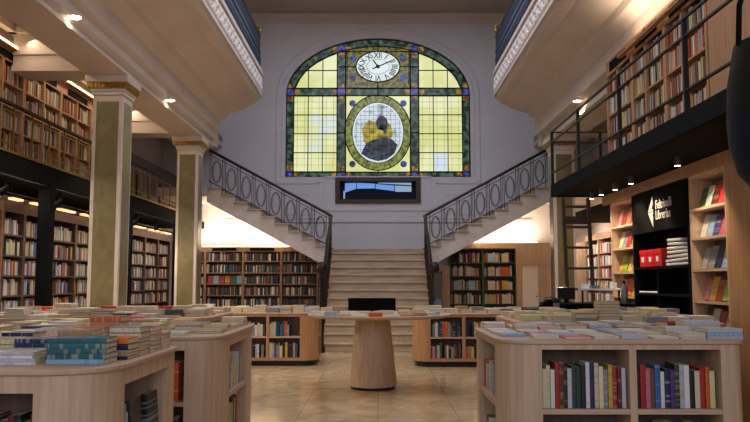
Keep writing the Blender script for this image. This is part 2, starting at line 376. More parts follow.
# lead and iron bars
ld = MB()
def bar(x0, z0, x1, z1, r=.012, y=YG - .02): ld.tube([(x0, y, z0), (x1, y, z1)], r, 4)
for s in (-1, 1):
    for X in (WX - B, MX1, MX0):
        bar(s * X, WZ0, s * X, WZS + (WZT - B - WZS) * math.sqrt(max(0, 1 - (X / (WX - B + .001)) ** 2)) if X < WX - B else HZ0, .014)
    for c in (1, 2):
        X = MX1 + c * cw; bar(s * X, WZ0 + .14, s * X, HZ0, .012)
        bar(s * X, HZ1, s * X, WZS + (WZT - B - WZS) * math.sqrt(1 - (X / (WX - B)) ** 2), .012)
    for z in (WZ0 + .15, WZ0 + .645, WZ0 + 1.14, WZ0 + 1.635): bar(s * MX1, z, s * (WX - B), z, .013)
    bar(s * MX1, 6.81, s * 1.98, 6.81, .013)
    bar(s * .57, CZ, s * MX1, CZ, .012); bar(s * .86, PZ, s * MX1, PZ, .012)
    for c in range(3):                                       # small crosses pattern on panes
        for k in range(2):
            X = s * (MX1 + c * cw + (k + .5) * cw / 2); bar(X, WZ0 + .2, X, HZ0 - .04, .003)
    for z in [WZ0 + .16 + i * .165 for i in range(12)]: bar(s * MX1, z, s * (WX - B), z, .003)
for z in (HZ0, HZ1, WZ0 + .14): bar(-WX, z, WX, z, .015)
bar(-MX1, 7.31, MX1, 7.31, .012); bar(-.8, CZ - .46, -.8, CZ + .42, .006); bar(.8, CZ - .46, .8, CZ + .42, .006)
bar(0, WZ0, 0, PZ - .99, .012); bar(0, PZ + .99, 0, CZ - .41, .012); bar(0, CZ + .41, 0, WZT, .012)
for k in range(-5, 6):                                       # fine grid over the portrait
    x = k * .112; h = .75 * math.sqrt(max(0, 1 - (x / .62) ** 2)); bar(x, PZ - h, x, PZ + h, .0035)
for k in range(-6, 7):
    z = k * .112; h = .62 * math.sqrt(max(0, 1 - (z / .75) ** 2)); bar(-h, PZ + z, h, PZ + z, .0035)
for off, r in ((.0, .03), (B, .014)):
    ld.tube([(x, YG - .02, z) for x, z in arc_pts(off)], r, 5)
for s in (-1, 1): ld.tube([(s * (WX - .005), YG - .02, WZ0), (s * (WX - .005), YG - .02, WZS)], .025, 5)
ld.tube([(x, YG - .02, z) for x, z in ell(0, PZ, .86, .99)], .014, 5, True).tube([(x, YG - .02, z) for x, z in ell(0, PZ, .665, .795)], .01, 5, True)
for k in range(8):
    a = PI * k / 4 + .39; ld.tube([(.86 * math.cos(a), YG - .02, PZ + .99 * math.sin(a)), (.66 * math.cos(a), YG - .02, PZ + .79 * math.sin(a))], .008, 4)
ld.obj('lead_frame', 'lead', win)
struct(MB().box(-2.5, 2.5, YB + .2, YB + .28, 3.9, 7.8).obj('wall_window_backing', 'black'))
# --- dark framed glass strip under the window
win2 = base('window_2', 'low dark framed glass strip with a painted blue reflection under the stained glass', (0, YB, NZ0))
fr = MB(); fr.box(-1.09, 1.09, YB - .05, YB + .06, 3.32, 3.42).box(-1.09, 1.09, YB - .05, YB + .06, 3.89, 3.99).box(-1.09, -.97, YB - .05, YB + .06, 3.42, 3.89).box(.97, 1.09, YB - .05, YB + .06, 3.42, 3.89)
fr.obj('window_frame', 'dark_wood', win2, bevel=.006)
MB().box(-1.0, 1.0, YB + .2, YB + .25, 3.36, 3.95).obj('pane', 'navy_shade', win2)
def band(x0, x1, b0, b1, t0, t1): return [(x0, b0), (x1, b1), (x1, t1), (x0, t0)]
refl = MB()
for p in (band(-.85, -.56, 3.62, 3.72, 3.86, 3.87), band(-.54, -.08, 3.72, 3.73, 3.87, 3.85), band(-.06, .42, 3.72, 3.66, 3.84, 3.80)): refl.prism(p, YB + .15, YB + .17, 'y')
refl.obj('blue_reflection', 'reflection_blue', win2)  # emissive bands stand in for daylight mirrored in the dark glass
MB().prism(band(.44, .86, 3.64, 3.64, 3.80, 3.78), YB + .15, YB + .17, 'y').prism(band(.0, .86, 3.86, 3.81, 3.875, 3.87), YB + .15, YB + .17, 'y').prism(band(-.89, -.85, 3.46, 3.46, 3.66, 3.66), YB + .15, YB + .17, 'y').obj('pale_reflection', 'reflection_pale', win2)
struct(MB().box(-1.05, 1.05, YB + .26, YB + .3, 3.3, 4.0).obj('wall_niche', 'black'))

# ------------------------------------------------------------------ stairs
NR, RZ, TY, YS = 12, 2.0 / 12, .25, 14.85
st = thing('staircase', 'wide beige stone staircase rising to the landing under the stained glass window', 'stairs', (0, YS, 0))
for i in range(NR):
    y0 = YS + i * TY; y1 = y0 + TY if i < NR - 1 else 19.45; z = (i + 1) * RZ
    MB().box(-1.14, 1.14, y0, y1, 0 if i == 0 else z - 2 * RZ, z - .035).box(-1.16, 1.16, y0 - .03, y1, z - .035, z).obj('step', 'stone_step', st, bevel=.008)
MB().box(-1.14, 1.14, 17.7, 19.45, .0, 1.6).obj('landing_block', 'stone_step', st)
FR, FT = 1.5 / 9, 2.8 / 9
for s, nm in ((-1, 'left'), (1, 'right')):
    fl = thing('side_staircase', 'white stone side flight climbing from the landing towards the %s gallery' % nm, 'stairs', (s * 1.14, 17.6, 2.0))
    pts = [(s * 1.14, 1.70)]
    top = []
    for i in range(9):
        x0 = 1.14 + i * FT; top += [(s * x0, 2.0 + i * FR - .03), (s * x0, 2.0 + (i + 1) * FR - .03)]
    top.append((s * (1.14 + 9 * FT), 3.47))
    poly = [(s * 1.14, 1.72)] + top + [(s * 3.94, 3.2)]
    sb_ = MB().prism(poly, 17.62, 19.15, 'y')
    sb_.prism([(s * 2.09, 2.22), (s * 1.6, 2.22), (s * 1.6, 2.28)] + top[4:] + [(s * 3.94, 3.2)], 19.151, 19.47, 'y').obj('stringer', 'marble_white', fl)
    MB().prism([(s * 1.14, 1.66), (s * 1.14, 1.86), (s * 3.94, 3.36), (s * 3.94, 3.16)], 17.585, 17.63, 'y').obj('stringer_band', 'marble_white', fl)
    for i in range(9):
        x0 = 1.14 + i * FT
        a, b = sorted((s * (x0 - .03), s * (x0 + FT)))
        MB().box(a, b, 17.57, 19.12 if i < 2 else 19.47, 2.0 + (i + 1) * FR - .03, 2.0 + (i + 1) * FR).obj('step', 'stone_step', fl, bevel=.006)
    struct(MB().box(*sorted((s * 3.94, s * 5.5)), 17.6, 19.5, 3.3, 3.5).obj('floor_gallery_' + nm, 'marble_white'))
    # side balustrade
    rl = thing('stair_railing', 'wrought iron railing with oval rings along the %s side flight' % nm, 'railing', (s * 1.14, 17.66, 2.0))
    k = 1.5 / 2.8
    def top_z(x): return 2.87 + (x - 1.1) * k
    def bot_z(x): return 2.13 + (x - 1.14) * k + .04
    MB().tube([(s * 1.07, 17.66, 2.84), (s * 1.2, 17.66, 2.92), (s * 3.93, 17.66, 4.39)], .032, 8).obj('handrail', 'bronze', rl, True)
    MB().tube([(s * 1.1, 17.66, bot_z(1.1)), (s * 3.93, 17.66, bot_z(3.93))], .014, 6).obj('bottom_rail', 'iron_grey', rl)
    MB().tube([(s * 1.1, 17.66, top_z(1.1) - .1), (s * 3.93, 17.66, top_z(3.93) - .1)], .010, 6).obj('upper_rail', 'iron_grey', rl)
    for i in range(8):
        xc = 1.33 + i * .345; zc = (top_z(xc) - .1 + bot_z(xc)) / 2
        MB().tube([(s * (xc + .105 * math.cos(t)), 17.66, zc + .255 * math.sin(t)) for t in [2 * PI * q / 20 for q in range(20)]], .011, 5, True).tube(
            [(s * (xc + .08 * math.cos(t)), 17.66, zc + .225 * math.sin(t)) for t in [2 * PI * q / 20 for q in range(20)]], .005, 4, True).obj('oval_ring', 'iron_grey', rl)
        for dx in (-.135, .135) + ((-.2,) if i == 0 else ()):
            x = xc + dx + .0
            MB().tube([(s * x, 17.66, bot_z(x) - .17), (s * x, 17.66, top_z(x) + .03)], .009, 5).obj('baluster', 'iron_grey', rl)
        x = xc + .1725
        MB().tube([(s * x, 17.66, bot_z(x)), (s * x, 17.66, top_z(x) + .03)], .006, 5).obj('baluster', 'iron_grey', rl)
    # railing of the main flight
    mr = thing('stair_railing', 'dark bronze railing down the %s edge of the main stairs' % nm, 'railing', (s * 1.07, 14.9, 0))
    MB().tube([(s * 1.07, 17.66, 2.84), (s * 1.07, 17.45, 2.8), (s * 1.065, 14.95, 1.42)], .035, 8).obj('handrail', 'bronze', mr, True)
    MB().tube([(s * 1.07, 17.5, 2.12), (s * 1.065, 14.95, .42)], .014, 6).obj('bottom_rail', 'bronze', mr)
    for i in range(20):
        y = 15.02 + i * .131; zt = 1.42 + (y - 14.95) * (2.84 - 1.42) / 2.7; stp = min(int((y - YS) / TY) + 1, NR) * RZ
        MB().tube([(s * 1.067, y, stp - .01), (s * 1.067, y, zt)], .012, 5).obj('baluster', 'bronze', mr)
    MB().lathe([(.07, 0), (.07, .1), (.045, .14), (.04, .5), (.05, .6), (.04, .7), (.04, 1.38), (.06, 1.42), (.03, 1.46), (.085, 1.5), (.11, 1.57), (.1, 1.65), (.06, 1.7), (0, 1.72)], (s * 1.07, 14.72, 0), 16).obj('newel_post', 'bronze', mr, True)
# ------------------------------------------------------------------ pillars, beams, balconies
def pillar(s, Y, lab):
    x0, x1 = (-3.97, -3.55) if s < 0 else (3.45, 3.87); y0, y1 = Y, Y + .42
    o = base('pillar', lab, ((x0 + x1) / 2, (y0 + y1) / 2, 0))
    MB().box(x0, x1, y0, y1, 0, 3.93).obj('shaft', 'marble_white', o, bevel=.012)
    for f in range(4):
        b = MB(); e = .006; t = .055
        if f == 0: b.box(x0 + t, x1 - t, y0 - e, y0 + .01, .25, 3.84)
        if f == 1: b.box(x0 + t, x1 - t, y1 - .01, y1 + e, .25, 3.84)
        if f == 2: b.box(x0 - e, x0 + .01, y0 + t, y1 - t, .25, 3.84)
        if f == 3: b.box(x1 - .01, x1 + e, y0 + t, y1 - t, .25, 3.84)
        b.obj('marble_panel', 'marble_green', o)
    c = MB()
    def sl(e, z0, z1): c.box(x0 - e, x1 + e, y0 - e, y1 + e, z0, z1)
    sl(.02, 3.93, 3.98); sl(.035, 3.98, 4.02); sl(.09, 4.1, 4.2)
    c.obj('capital', 'marble_white', o, bevel=.008)
    c = MB(); c.box(x0 - .06, x1 + .06, y0 - .06, y1 + .06, 4.02, 4.10)
    n = 11
    for k in range(n):
        a = x0 - .06 + (k + .5) * (x1 - x0 + .12) / n; b_ = y0 - .06 + (k + .5) * (y1 - y0 + .12) / n
        for yy in (y0 - .075, y1 + .06): c.box(a - .012, a + .012, yy, yy + .015, 4.03, 4.09)
        for xx in (x0 - .075, x1 + .06): c.box(xx, xx + .015, b_ - .012, b_ + .012, 4.03, 4.09)
    c.obj('gilt_band', 'gilt', o)
    c = MB(); c.box(x0 - .03, x1 + .03, y0 - .03, y1 + .03, 0, .22); c.obj('base_block', 'marble_white', o, bevel=.01)
pillar(-1, 10.5, 'green marble pillar with white edges and gilt capital behind the book tables, left')
pillar(-1, 15.0, 'green marble pillar with white edges and gilt capital beside the left flight')
pillar(1, 15.0, 'green marble pillar with white edges and gilt capital beside the right flight')
for s, nm in ((-1, 'left'), (1, 'right')):
    def bx(a, b, *r): return MB().box(*sorted((s * a, s * b)), *r)
    yb0 = 2 if s < 0 else 11.05
    b = MB().box(*sorted((s * 3.52, s * 4.0)), yb0, 16.2, 4.25, 4.94)
    b.box(*sorted((s * 3.48, s * 4.04)), yb0 - .01, 16.24, 4.2, 4.25)
    if s > 0: b.box(3.36, 3.52, 11.05, 16.2, 4.44, 4.9)
    struct(b.obj('beam', 'plaster_cream'), 'long plaster beam over the %s row of pillars' % nm)
    for Y in ((5.6, 10.5, 15.0) if s < 0 else (15.0,)):
        b = MB().box(*sorted((s * 4.0, s * 5.1)), Y - .02, Y + .44, 4.34, 4.94).box(*sorted((s * 4.0, s * 5.1)), Y - .06, Y + .48, 4.26, 4.34).box(*sorted((s * 4.0, s * 5.1)), Y - .05, Y + .47, 4.5, 4.54)
        struct(b.obj('beam', 'plaster_cream'), 'plaster cross beam from a pillar to the side wall')
    struct(MB().box(*sorted((s * 4.0, s * 5.5)), 2, 19.5, 4.95, 5.05).obj('ceiling_aisle_' + nm, 'ceiling_paint'), 'ceiling over the %s aisle' % nm)
    c = MB()
    for e, z0, z1 in ((.18, 4.88, 4.95), (.30, 4.91, 4.95), (.10, 4.78, 4.88)):
        c.box(*sorted((s * (5.12 - e), s * 5.12)), 2, 19.5, z0, z1).box(*sorted((s * 4.0, s * (4.0 + e))), 2, 19.5, z0, z1)
        for Y in ((6.04, 10.44, 10.94, 14.94, 15.44) if s < 0 else (11.1, 14.94, 15.44)):
            a, d = (Y, Y + e) if Y in (6.04, 10.94, 15.44, 11.1) else (Y - e, Y)
            c.box(*sorted((s * 4.0, s * 5.12)), a, d, z0, z1)
    struct(c.obj('trim_' + ('10' if s < 0 else '11'), 'plaster_cream'), 'stepped cornice mouldings round the %s aisle ceiling panels' % nm)
    # balcony soffit: profile in (x, z), swept along y with a rounded far corner
    prof = ([(3.52, 4.26), (3.44, 4.34), (3.44, 4.45)] if s < 0 else []) + ([(3.36, 4.5)] if s < 0 else [(3.36, 4.54)]) + [(3.34, 4.72), (3.26, 4.8), (3.18, 4.84), (3.14, 4.93), (3.0, 4.97), (2.74, 5.08), (2.7, 5.14), (2.58, 5.18), (2.52, 5.24), (2.5, 5.3)]
    YE, R_ = 17.0, 1.05
    rows = []
    for y in (2.0, 6, 10, 14, YE - 1.05): rows.append([(s * x, y, z) for x, z in prof])
    for q in range(1, 9):
        t = PI / 2 * q / 8
        row = []
        for x, z in prof:
            r = 3.55 - x; row.append((s * (3.55 - r * math.cos(t)), YE - 1.05 + r * math.sin(t), z))
        rows.append(row)
    row = [(s * 4.3, YE - 1.05 + (3.55 - x), z) for x, z in prof]; rows.append(row)
    sf = MB(); sf.sweep(None, rows)
    so = sf.obj('balcony', 'plaster_cream', smooth=True); struct(so, 'moulded underside of the %s upper balcony' % nm)
    # fascia (frieze) with ornament
    def edge(x_off, n=10):          # outline of the balcony edge (x, y) pushed by x_off towards the hall
        r = 1.05 + x_off
        pts = [(s * (2.5 - x_off), y) for y in (2.0, 9.0, YE - 1.05)]
        for q in range(1, n + 1):
            t = PI / 2 * q / n; pts.append((s * (3.55 - r * math.cos(t)), YE - 1.05 + r * math.sin(t)))
        pts.append((s * 4.3, YE - 1.05 + r)); return pts
    def ledge(x_off, z0, z1):
        a = edge(x_off); i = [(s * 4.0, 2.0)] ; b = edge(-.15)
        m = MB(); n = len(a)
        vs = [(x, y, z0) for x, y in a] + [(x, y, z1) for x, y in a] + [(x, y, z0) for x, y in b] + [(x, y, z1) for x, y in b]
        fs = []
        for k in range(n - 1): fs += [(k, k + 1, n + k + 1, n + k), (n + k, n + k + 1, 3 * n + k + 1, 3 * n + k), (k, 2 * n + k, 2 * n + k + 1, k + 1), (2 * n + k, 3 * n + k, 3 * n + k + 1, 2 * n + k + 1)]
        return m.add(vs, fs)
    fz = base('balcony_frieze', 'white plaster frieze with leaf ornament along the %s balcony edge' % nm, (s * 2.5, 10, 5.3))
    ledge(.0, 5.3, 5.72).obj('frieze_board', 'plaster_cream', fz); ledge(.05, 5.72, 5.8).obj('upper_moulding', 'plaster_cream', fz); ledge(.03, 5.28, 5.34).obj('lower_moulding', 'plaster_cream', fz)
    orn = MB()
    E_ = edge(.012, 14); L = [0]
    for a, b in zip(E_, E_[1:]): L.append(L[-1] + math.hypot(b[0] - a[0], b[1] - a[1]))
    t = 6.0; k = 0
    while t < L[-1] - .3:
        j = next(i for i in range(len(L)) if L[i + 1] >= t); q = (t - L[j]) / (L[j + 1] - L[j])
        px, py = E_[j][0] + q * (E_[j + 1][0] - E_[j][0]), E_[j][1] + q * (E_[j + 1][1] - E_[j][1])
        tx, ty = (E_[j + 1][0] - E_[j][0]) / (L[j + 1] - L[j]), (E_[j + 1][1] - E_[j][1]) / (L[j + 1] - L[j])
        for sg, zc, a, b in ((1, 5.53 + (.06 if k % 2 else -.06), .075, .11), (1, 5.53 + (-.1 if k % 2 else .1), .04, .05)):
            vs = [(px + tx * a * math.cos(u) * (1 if v == 0 else .4) + (-ty * s * 0), py + ty * a * math.cos(u) * (1 if v == 0 else .4), zc + b * math.sin(u) * (1 if v == 0 else .4)) for v in (0, 1) for u in [2 * PI * w_ / 8 for w_ in range(8)]]
            nx, ny = (-s * abs(ty), abs(tx)) if abs(ty) > 1e-6 or True else (0, 1)
            vs = [(x + (nx * .03 if i >= 8 else 0), y + (ny * .03 if i >= 8 else 0), z) for i, (x, y, z) in enumerate(vs)]
            orn.add(vs, [(i, (i + 1) % 8, 8 + (i + 1) % 8, 8 + i) for i in range(8)] + [tuple(range(8, 16))])
        t += .15; k += 1
    orn.obj('leaf_ornament', 'ornament', fz)
    struct(MB().box(*sorted((s * 2.66, s * 5.5)), 2, YE - 1.0, 5.6, 5.75).box(*sorted((s * 3.3, s * 5.5)), YE - 1.0, YE - .05, 5.6, 5.75).obj('floor_balcony_' + nm, 'plaster_cream'))
    # upper balcony railing
    ur = thing('balcony_railing', 'dark iron railing with brass finial on top of the %s balcony edge' % nm, 'railing', (s * 2.5, 17, 5.8))
    P = edge(-.03, 10)
    P = [(x, y) for x, y in P if y >= 9 - .01]
    MB().tube([(x, y, 6.58) for x, y in P], .03, 6).obj('handrail', 'iron_blue', ur, True)
    MB().tube([(x, y, 5.87) for x, y in P], .016, 5).obj('bottom_rail', 'iron_blue', ur)
    MB().tube([(x, y, 6.45) for x, y in P], .012, 5).obj('upper_rail', 'iron_blue', ur)
    L = [0]
    for a, b in zip(P, P[1:]): L.append(L[-1] + math.hypot(b[0] - a[0], b[1] - a[1]))
    t = L[-1] - .7; proto = None; k = 0
    while t > .1 and k < 66:
        j = next(i for i in range(len(L)) if L[i + 1] >= t); q = (t - L[j]) / (L[j + 1] - L[j])
        x, y = P[j][0] + q * (P[j + 1][0] - P[j][0]), P[j][1] + q * (P[j + 1][1] - P[j][1])
        if proto is None:
            proto = MB().lathe([(.012, .0), (.012, .1), (.028, .16), (.03, .3), (.014, .36), (.028, .42), (.014, .5), (.012, .78)], (0, 0, 0), 6)
            ob = bpy.data.objects.new('baluster', None)
            proto_o = proto.obj('baluster', 'iron_blue'); proto_o.parent = ur; proto_o.location = (x - s * 2.5, y - 17, 0)
            bpy.data.objects.remove(ob)
        else: dup(proto_o, (x - s * 2.5, y - 17, 0), ur)
        t -= .115; k += 1
    MB().lathe([(.015, 0), (.03, .03), (.045, .07), (.03, .11), (.05, .14), (.02, .19), (0, .22)], (s * 2.53, 16.0, 6.6), 10).obj('finial', 'brass', ur, True)
    # scroll bracket under the soffit at the far end
    struct(MB().prism([(s * 3.5, 4.26), (s * 3.5, 4.9), (s * 3.95, 4.9), (s * 3.95, 4.26)], 16.2, 16.6, 'y').obj('beam', 'plaster_cream'), 'plaster block where the %s beam ends' % nm)
    bk = MB().prism([(s * 3.72, 4.42), (s * 3.66, 4.5), (s * 3.62, 4.7), (s * 3.7, 4.84), (s * 3.78, 4.7), (s * 3.8, 4.5)], 16.62, 16.72, 'y')
    tag(bk.obj('wall_bracket', 'dark_metal', bevel=.01), 'small dark metal bracket under the %s balcony near the flight' % nm, 'bracket')
    # downlights
    for (x, y, z) in ((3.43, 8.4, 4.34), (3.43, 12.4, 4.34)) if s < 0 else ((3.42, 12.9, 4.44),):
        place = 'near' if y < 10 else 'far'
        dl = thing('downlight', 'small bright round spotlight under the %s balcony, %s one by the pillars' % (nm, 'front' if y < 10 else 'rear'), 'lamp', (s * x, y, z))
        MB().lathe([(.075, 0), (.075, -.03), (.055, -.035), (.055, -.01), (0, -.01)], (s * (x - .02), y, z - .0), 16).obj('housing', 'plaster_cream', dl, True)
        MB().lathe([(.07, -.02), (.062, -.04), (0, -.046)], (s * (x - .02), y, z), 12).obj('bulb', 'lamp_glow', dl, True)
        l = lamp('downlight_beam', 'SPOT', (s * (x - .05), y, z - .08), 110, WARM, (0, 0, 0), spot=math.radians(120), radius=.05); l.parent = None

# mezzanines ------------------------------------------------------
def mezz_left():
    o = base('mezzanine', 'black mezzanine deck running along the left wall', (-4.8, 10, 2.67))
    MB().box(-5.5, -4.4, 3, 19.4, 2.67, 2.84).obj('deck', 'black', o)
    MB().box(-4.42, -4.36, 3, 17.5, 2.60, 2.86).obj('edge_beam', 'black', o)
    MB().box(-4.44, -4.345, 3, 17.5, 2.86, 2.89).obj('edge_strip', 'brass', o)
    for y in (10.1, 13.4, 16.8):
        MB().box(-4.5, -4.34, y, y + .16, 0, 2.62).obj('steel_post', 'black', o)
    r = thing('gallery_railing', 'thin bronze and brass railing of the left gallery in front of bookshelves', 'railing', (-4.39, 10, 2.9))
    MB().box(-4.41, -4.36, 3, 17.4, 3.44, 3.47).obj('handrail', 'bronze', r)
    for z in (2.98, 3.36): MB().box(-4.395, -4.38, 3, 17.4, z, z + .012).obj('brass_rail', 'brass', r)
    for k in range(20):
        y = 7.6 + k * .5
        MB().box(-4.4, -4.38, y, y + .02, 2.9, 3.44).obj('railing_post', 'brass', r)
mezz_left()
def mezz_right():
    o = base('platform', 'black steel gallery platform over the right bookcases', (3.4, 9, 2.55))
    MB().box(2.55, 5.5, 3, 11.0, 2.57, 2.70).obj('deck', 'black', o)
    MB().box(2.5, 2.56, 3, 11.05, 2.555, 2.73).obj('edge_beam', 'black', o, bevel=.004)
    MB().box(2.5, 5.5, 10.98, 11.05, 2.555, 2.73).obj('end_beam', 'black', o, bevel=.004)
    r = thing('gallery_railing', 'black steel bar railing with three horizontal rails on the right platform', 'railing', (2.5, 11, 2.73))
    for z in (3.5, 3.35, 2.9):
        MB().box(2.505, 2.53, 3, 11.03, z - .009, z + .009).obj('rail', 'dark_metal', r)
        if z > 3: MB().box(2.505, 5.4, 11.0, 11.025, z - .009, z + .009).obj('rail', 'dark_metal', r)
    
    for y in (11.0, 9.55, 7.9, 6.17, 4.6):
        MB().box(2.5, 2.54, y - .012, y + .012, 2.73, 3.5).obj('railing_post', 'dark_metal', r)
    MB().box(3.2, 3.24, 10.99, 11.03, 2.73, 3.5).obj('railing_post', 'dark_metal', r)
    for k, y in enumerate((7.5, 8.9, 9.5, 10.1, 10.55)):
        d = thing('ceiling_spotlight', 'small spotlight under the black platform, %s from the platform end' % ['fifth', 'fourth', 'third', 'second', 'first'][k], 'lamp', (2.95, y, 2.57))
        MB().lathe([(.03, -.002), (.035, -.09), (.03, -.09), (.02, -.08), (0, -.08)], (2.95, y, 2.57), 12).obj('housing', 'grey_metal', d, True)
        MB().lathe([(.028, -.091), (0, -.094)], (2.95, y, 2.57), 10).obj('bulb', 'lamp_glow', d)
        lamp('spot_beam', 'SPOT', (2.9, y, 2.46), 38, WARM, (math.radians(0), math.radians(-25), 0), spot=math.radians(95))
    MB_ = MB().lathe([(.0, -.05), (.16, -.05), (.19, 0)], (2.9, 11.6, 2.55), 20)
mezz_right()
struct(MB().box(4.3, 5.5, 11.05, 17.5, 2.67, 2.84).obj('platform', 'black'), 'dark gallery deck behind the right pillar')

# ------------------------------------------------------------------ books: a register, built at the end
COLS = {'white': '#d8d6d0', 'cream': '#cfc2a0', 'yellow': '#c9a738', 'pale yellow': '#cfc888', 'red': '#a32222', 'dark red': '#5f1a1e', 'orange': '#c8581c', 'black': '#15151a',
        'navy': '#1c2550', 'blue': '#2c5a9a', 'light blue': '#8fb0cc', 'teal': '#1f5a66', 'green': '#2f6a3c', 'dark green': '#1c3a2a', 'grey': '#84848a', 'dark grey': '#3c3c44',
        'brown': '#6a4630', 'tan': '#a98a62', 'pink': '#c86a7a', 'purple': '#4a3472', 'pale grey': '#b4b4ba', 'lime': '#8aa83a'}
MIXED = ['white', 'cream', 'red', 'dark red', 'black', 'navy', 'blue', 'grey', 'dark grey', 'brown', 'tan', 'orange', 'teal', 'dark green', 'yellow', 'pale grey', 'white', 'cream', 'black', 'light blue']
DARKP = ['black', 'dark grey', 'brown', 'dark red', 'navy', 'grey', 'tan', 'teal', 'white', 'cream', 'brown', 'dark green', 'black']
LIGHTP = ['white', 'cream', 'pale grey', 'light blue', 'white', 'grey', 'red', 'blue', 'tan', 'cream', 'black']
WARMP = ['cream', 'tan', 'orange', 'red', 'brown', 'dark red', 'white', 'white', 'dark grey', 'pale grey', 'black', 'cream', 'grey', 'pale yellow', 'tan', 'pale grey']
FLATP = ['white', 'cream', 'white', 'pale grey', 'tan', 'light blue', 'red', 'grey', 'yellow', 'dark grey', 'pale yellow', 'pink', 'orange', 'navy', 'teal', 'cream', 'brown']
BOOKS = []
ONES = 'first second third fourth fifth sixth seventh eighth ninth tenth eleventh twelfth thirteenth fourteenth fifteenth sixteenth seventeenth eighteenth nineteenth'.split()
def ordi(n):
    if n < 20: return ONES[n - 1]
    t, u = divmod(n, 10); tens = ['', '', 'twent', 'thirt', 'fort', 'fift', 'sixt', 'sevent', 'eight', 'ninet']
    return (tens[t] + 'ieth') if u == 0 else (tens[t] + 'y-' + ONES[u - 1])
def jit(c, a=.12):
    r, g, b, _ = lin(COLS[c]); k = 1 + rnd.uniform(-a, a)
    return (min(1, r * k), min(1, g * k * (1 + rnd.uniform(-a / 2, a / 2))), min(1, b * k), 1)
def add_book(M, t, d, h, col, label, group):
    BOOKS.append(dict(M=M, t=t, d=d, h=h, c=col, rgb=jit(col), label=label, group=group))
def rot_axes(x, y, z, o):
    M = Matrix((x, y, z)).transposed().to_4x4(); M.translation = o; return M
def fill_row(F, x0, x1, z, hmax, text, end='the pillar end', pal=MIXED, cols=None, fill=1.0, inset=.03, dmax=.16, tr=(.014, .038), rev=False, hmin=None):
    """standing books on a shelf. F: furniture frame, local x0..x1 along the shelf, surface height z"""
    x = x0 + .004; i = 0; hmin = hmin or hmax * .72; L = []
    lim = x0 + (x1 - x0) * fill
    while True:
        t = rnd.uniform(*tr)
        if cols and i >= len(cols): break
        if x + t > lim - .004: break
        c = cols[i] if cols else rnd.choice(pal)
        h = rnd.uniform(hmin, hmax); d = rnd.uniform(dmax * .8, dmax)
        L.append((x + t / 2, t, d, h, c)); x += t + rnd.choice([.001, .001, .002, .004]) + (rnd.uniform(.02, .06) if rnd.random() < .02 else 0); i += 1
    n = len(L)
    for i, (xc, t, d, h, c) in enumerate(L):
        k = n - i if rev else i + 1
        M = F @ Matrix.Translation((xc, inset + rnd.uniform(0, .015), z + .001))
        add_book(M, t, d, h, c, '%s book, %s from %s, %s' % (c, ordi(k), end, text), 'books on ' + text)
def flat_stack(x, y, z, ang, n, text, cols=None, w=.15, h=.22, pal=FLATP, tr=(.012, .03), M0=None):
    """a pile of books lying flat; ang turns the spine (0: spine towards -y)"""
    zz = z + .001
    cs = [cols[i % len(cols)] if cols else rnd.choice(pal) for i in range(n)]
    if not cols and n > 1 and rnd.random() < .7: cs = [cs[0]] * n
    for i in range(n):
        t = rnd.uniform(*tr) if not cols else sum(tr) / 2
        a = ang + rnd.uniform(-.06, .06)
        R = Matrix.Rotation(a, 4, 'Z'); ww = w * rnd.uniform(.94, 1.0); hh = h * rnd.uniform(.95, 1.0)
        # local x (thickness) up, local y across, local z (height) sideways
        A = Matrix(((0, 0, 1, 0), (0, 1, 0, 0), (-1, 0, 0, 0), (0, 0, 0, 1)))
        M = Matrix.Translation((x, y, zz + t / 2)) @ R @ Matrix.Translation((-hh / 2, -ww / 2, 0)) @ A
        add_book(M, t, ww, hh, cs[i], '%s book, %s' % (cs[i], ('%s from top, ' % ordi(n - i) if n > 1 else '') + text), 'books lying on ' + text.split(',')[-1].strip())
        zz += t + .0008
def face_out(F, xc, z, w, h, t, col, label, group, lean=.22, inset=.1):
    """book shown cover first, leaning back: cover looks along local -y"""
    R = Matrix.Rotation(-lean, 4, 'X')
    A = Matrix(((0, 1, 0, 0), (-1, 0, 0, 0), (0, 0, 1, 0), (0, 0, 0, 1)))
    # local: thickness x -> -y, depth y -> x, height z -> z
    M = F @ Matrix.Translation((xc - w / 2, inset, z + .004)) @ R @ Matrix.Translation((0, -t / 2, 0)) @ A
    add_book(M, t, w, h, col, label, group)

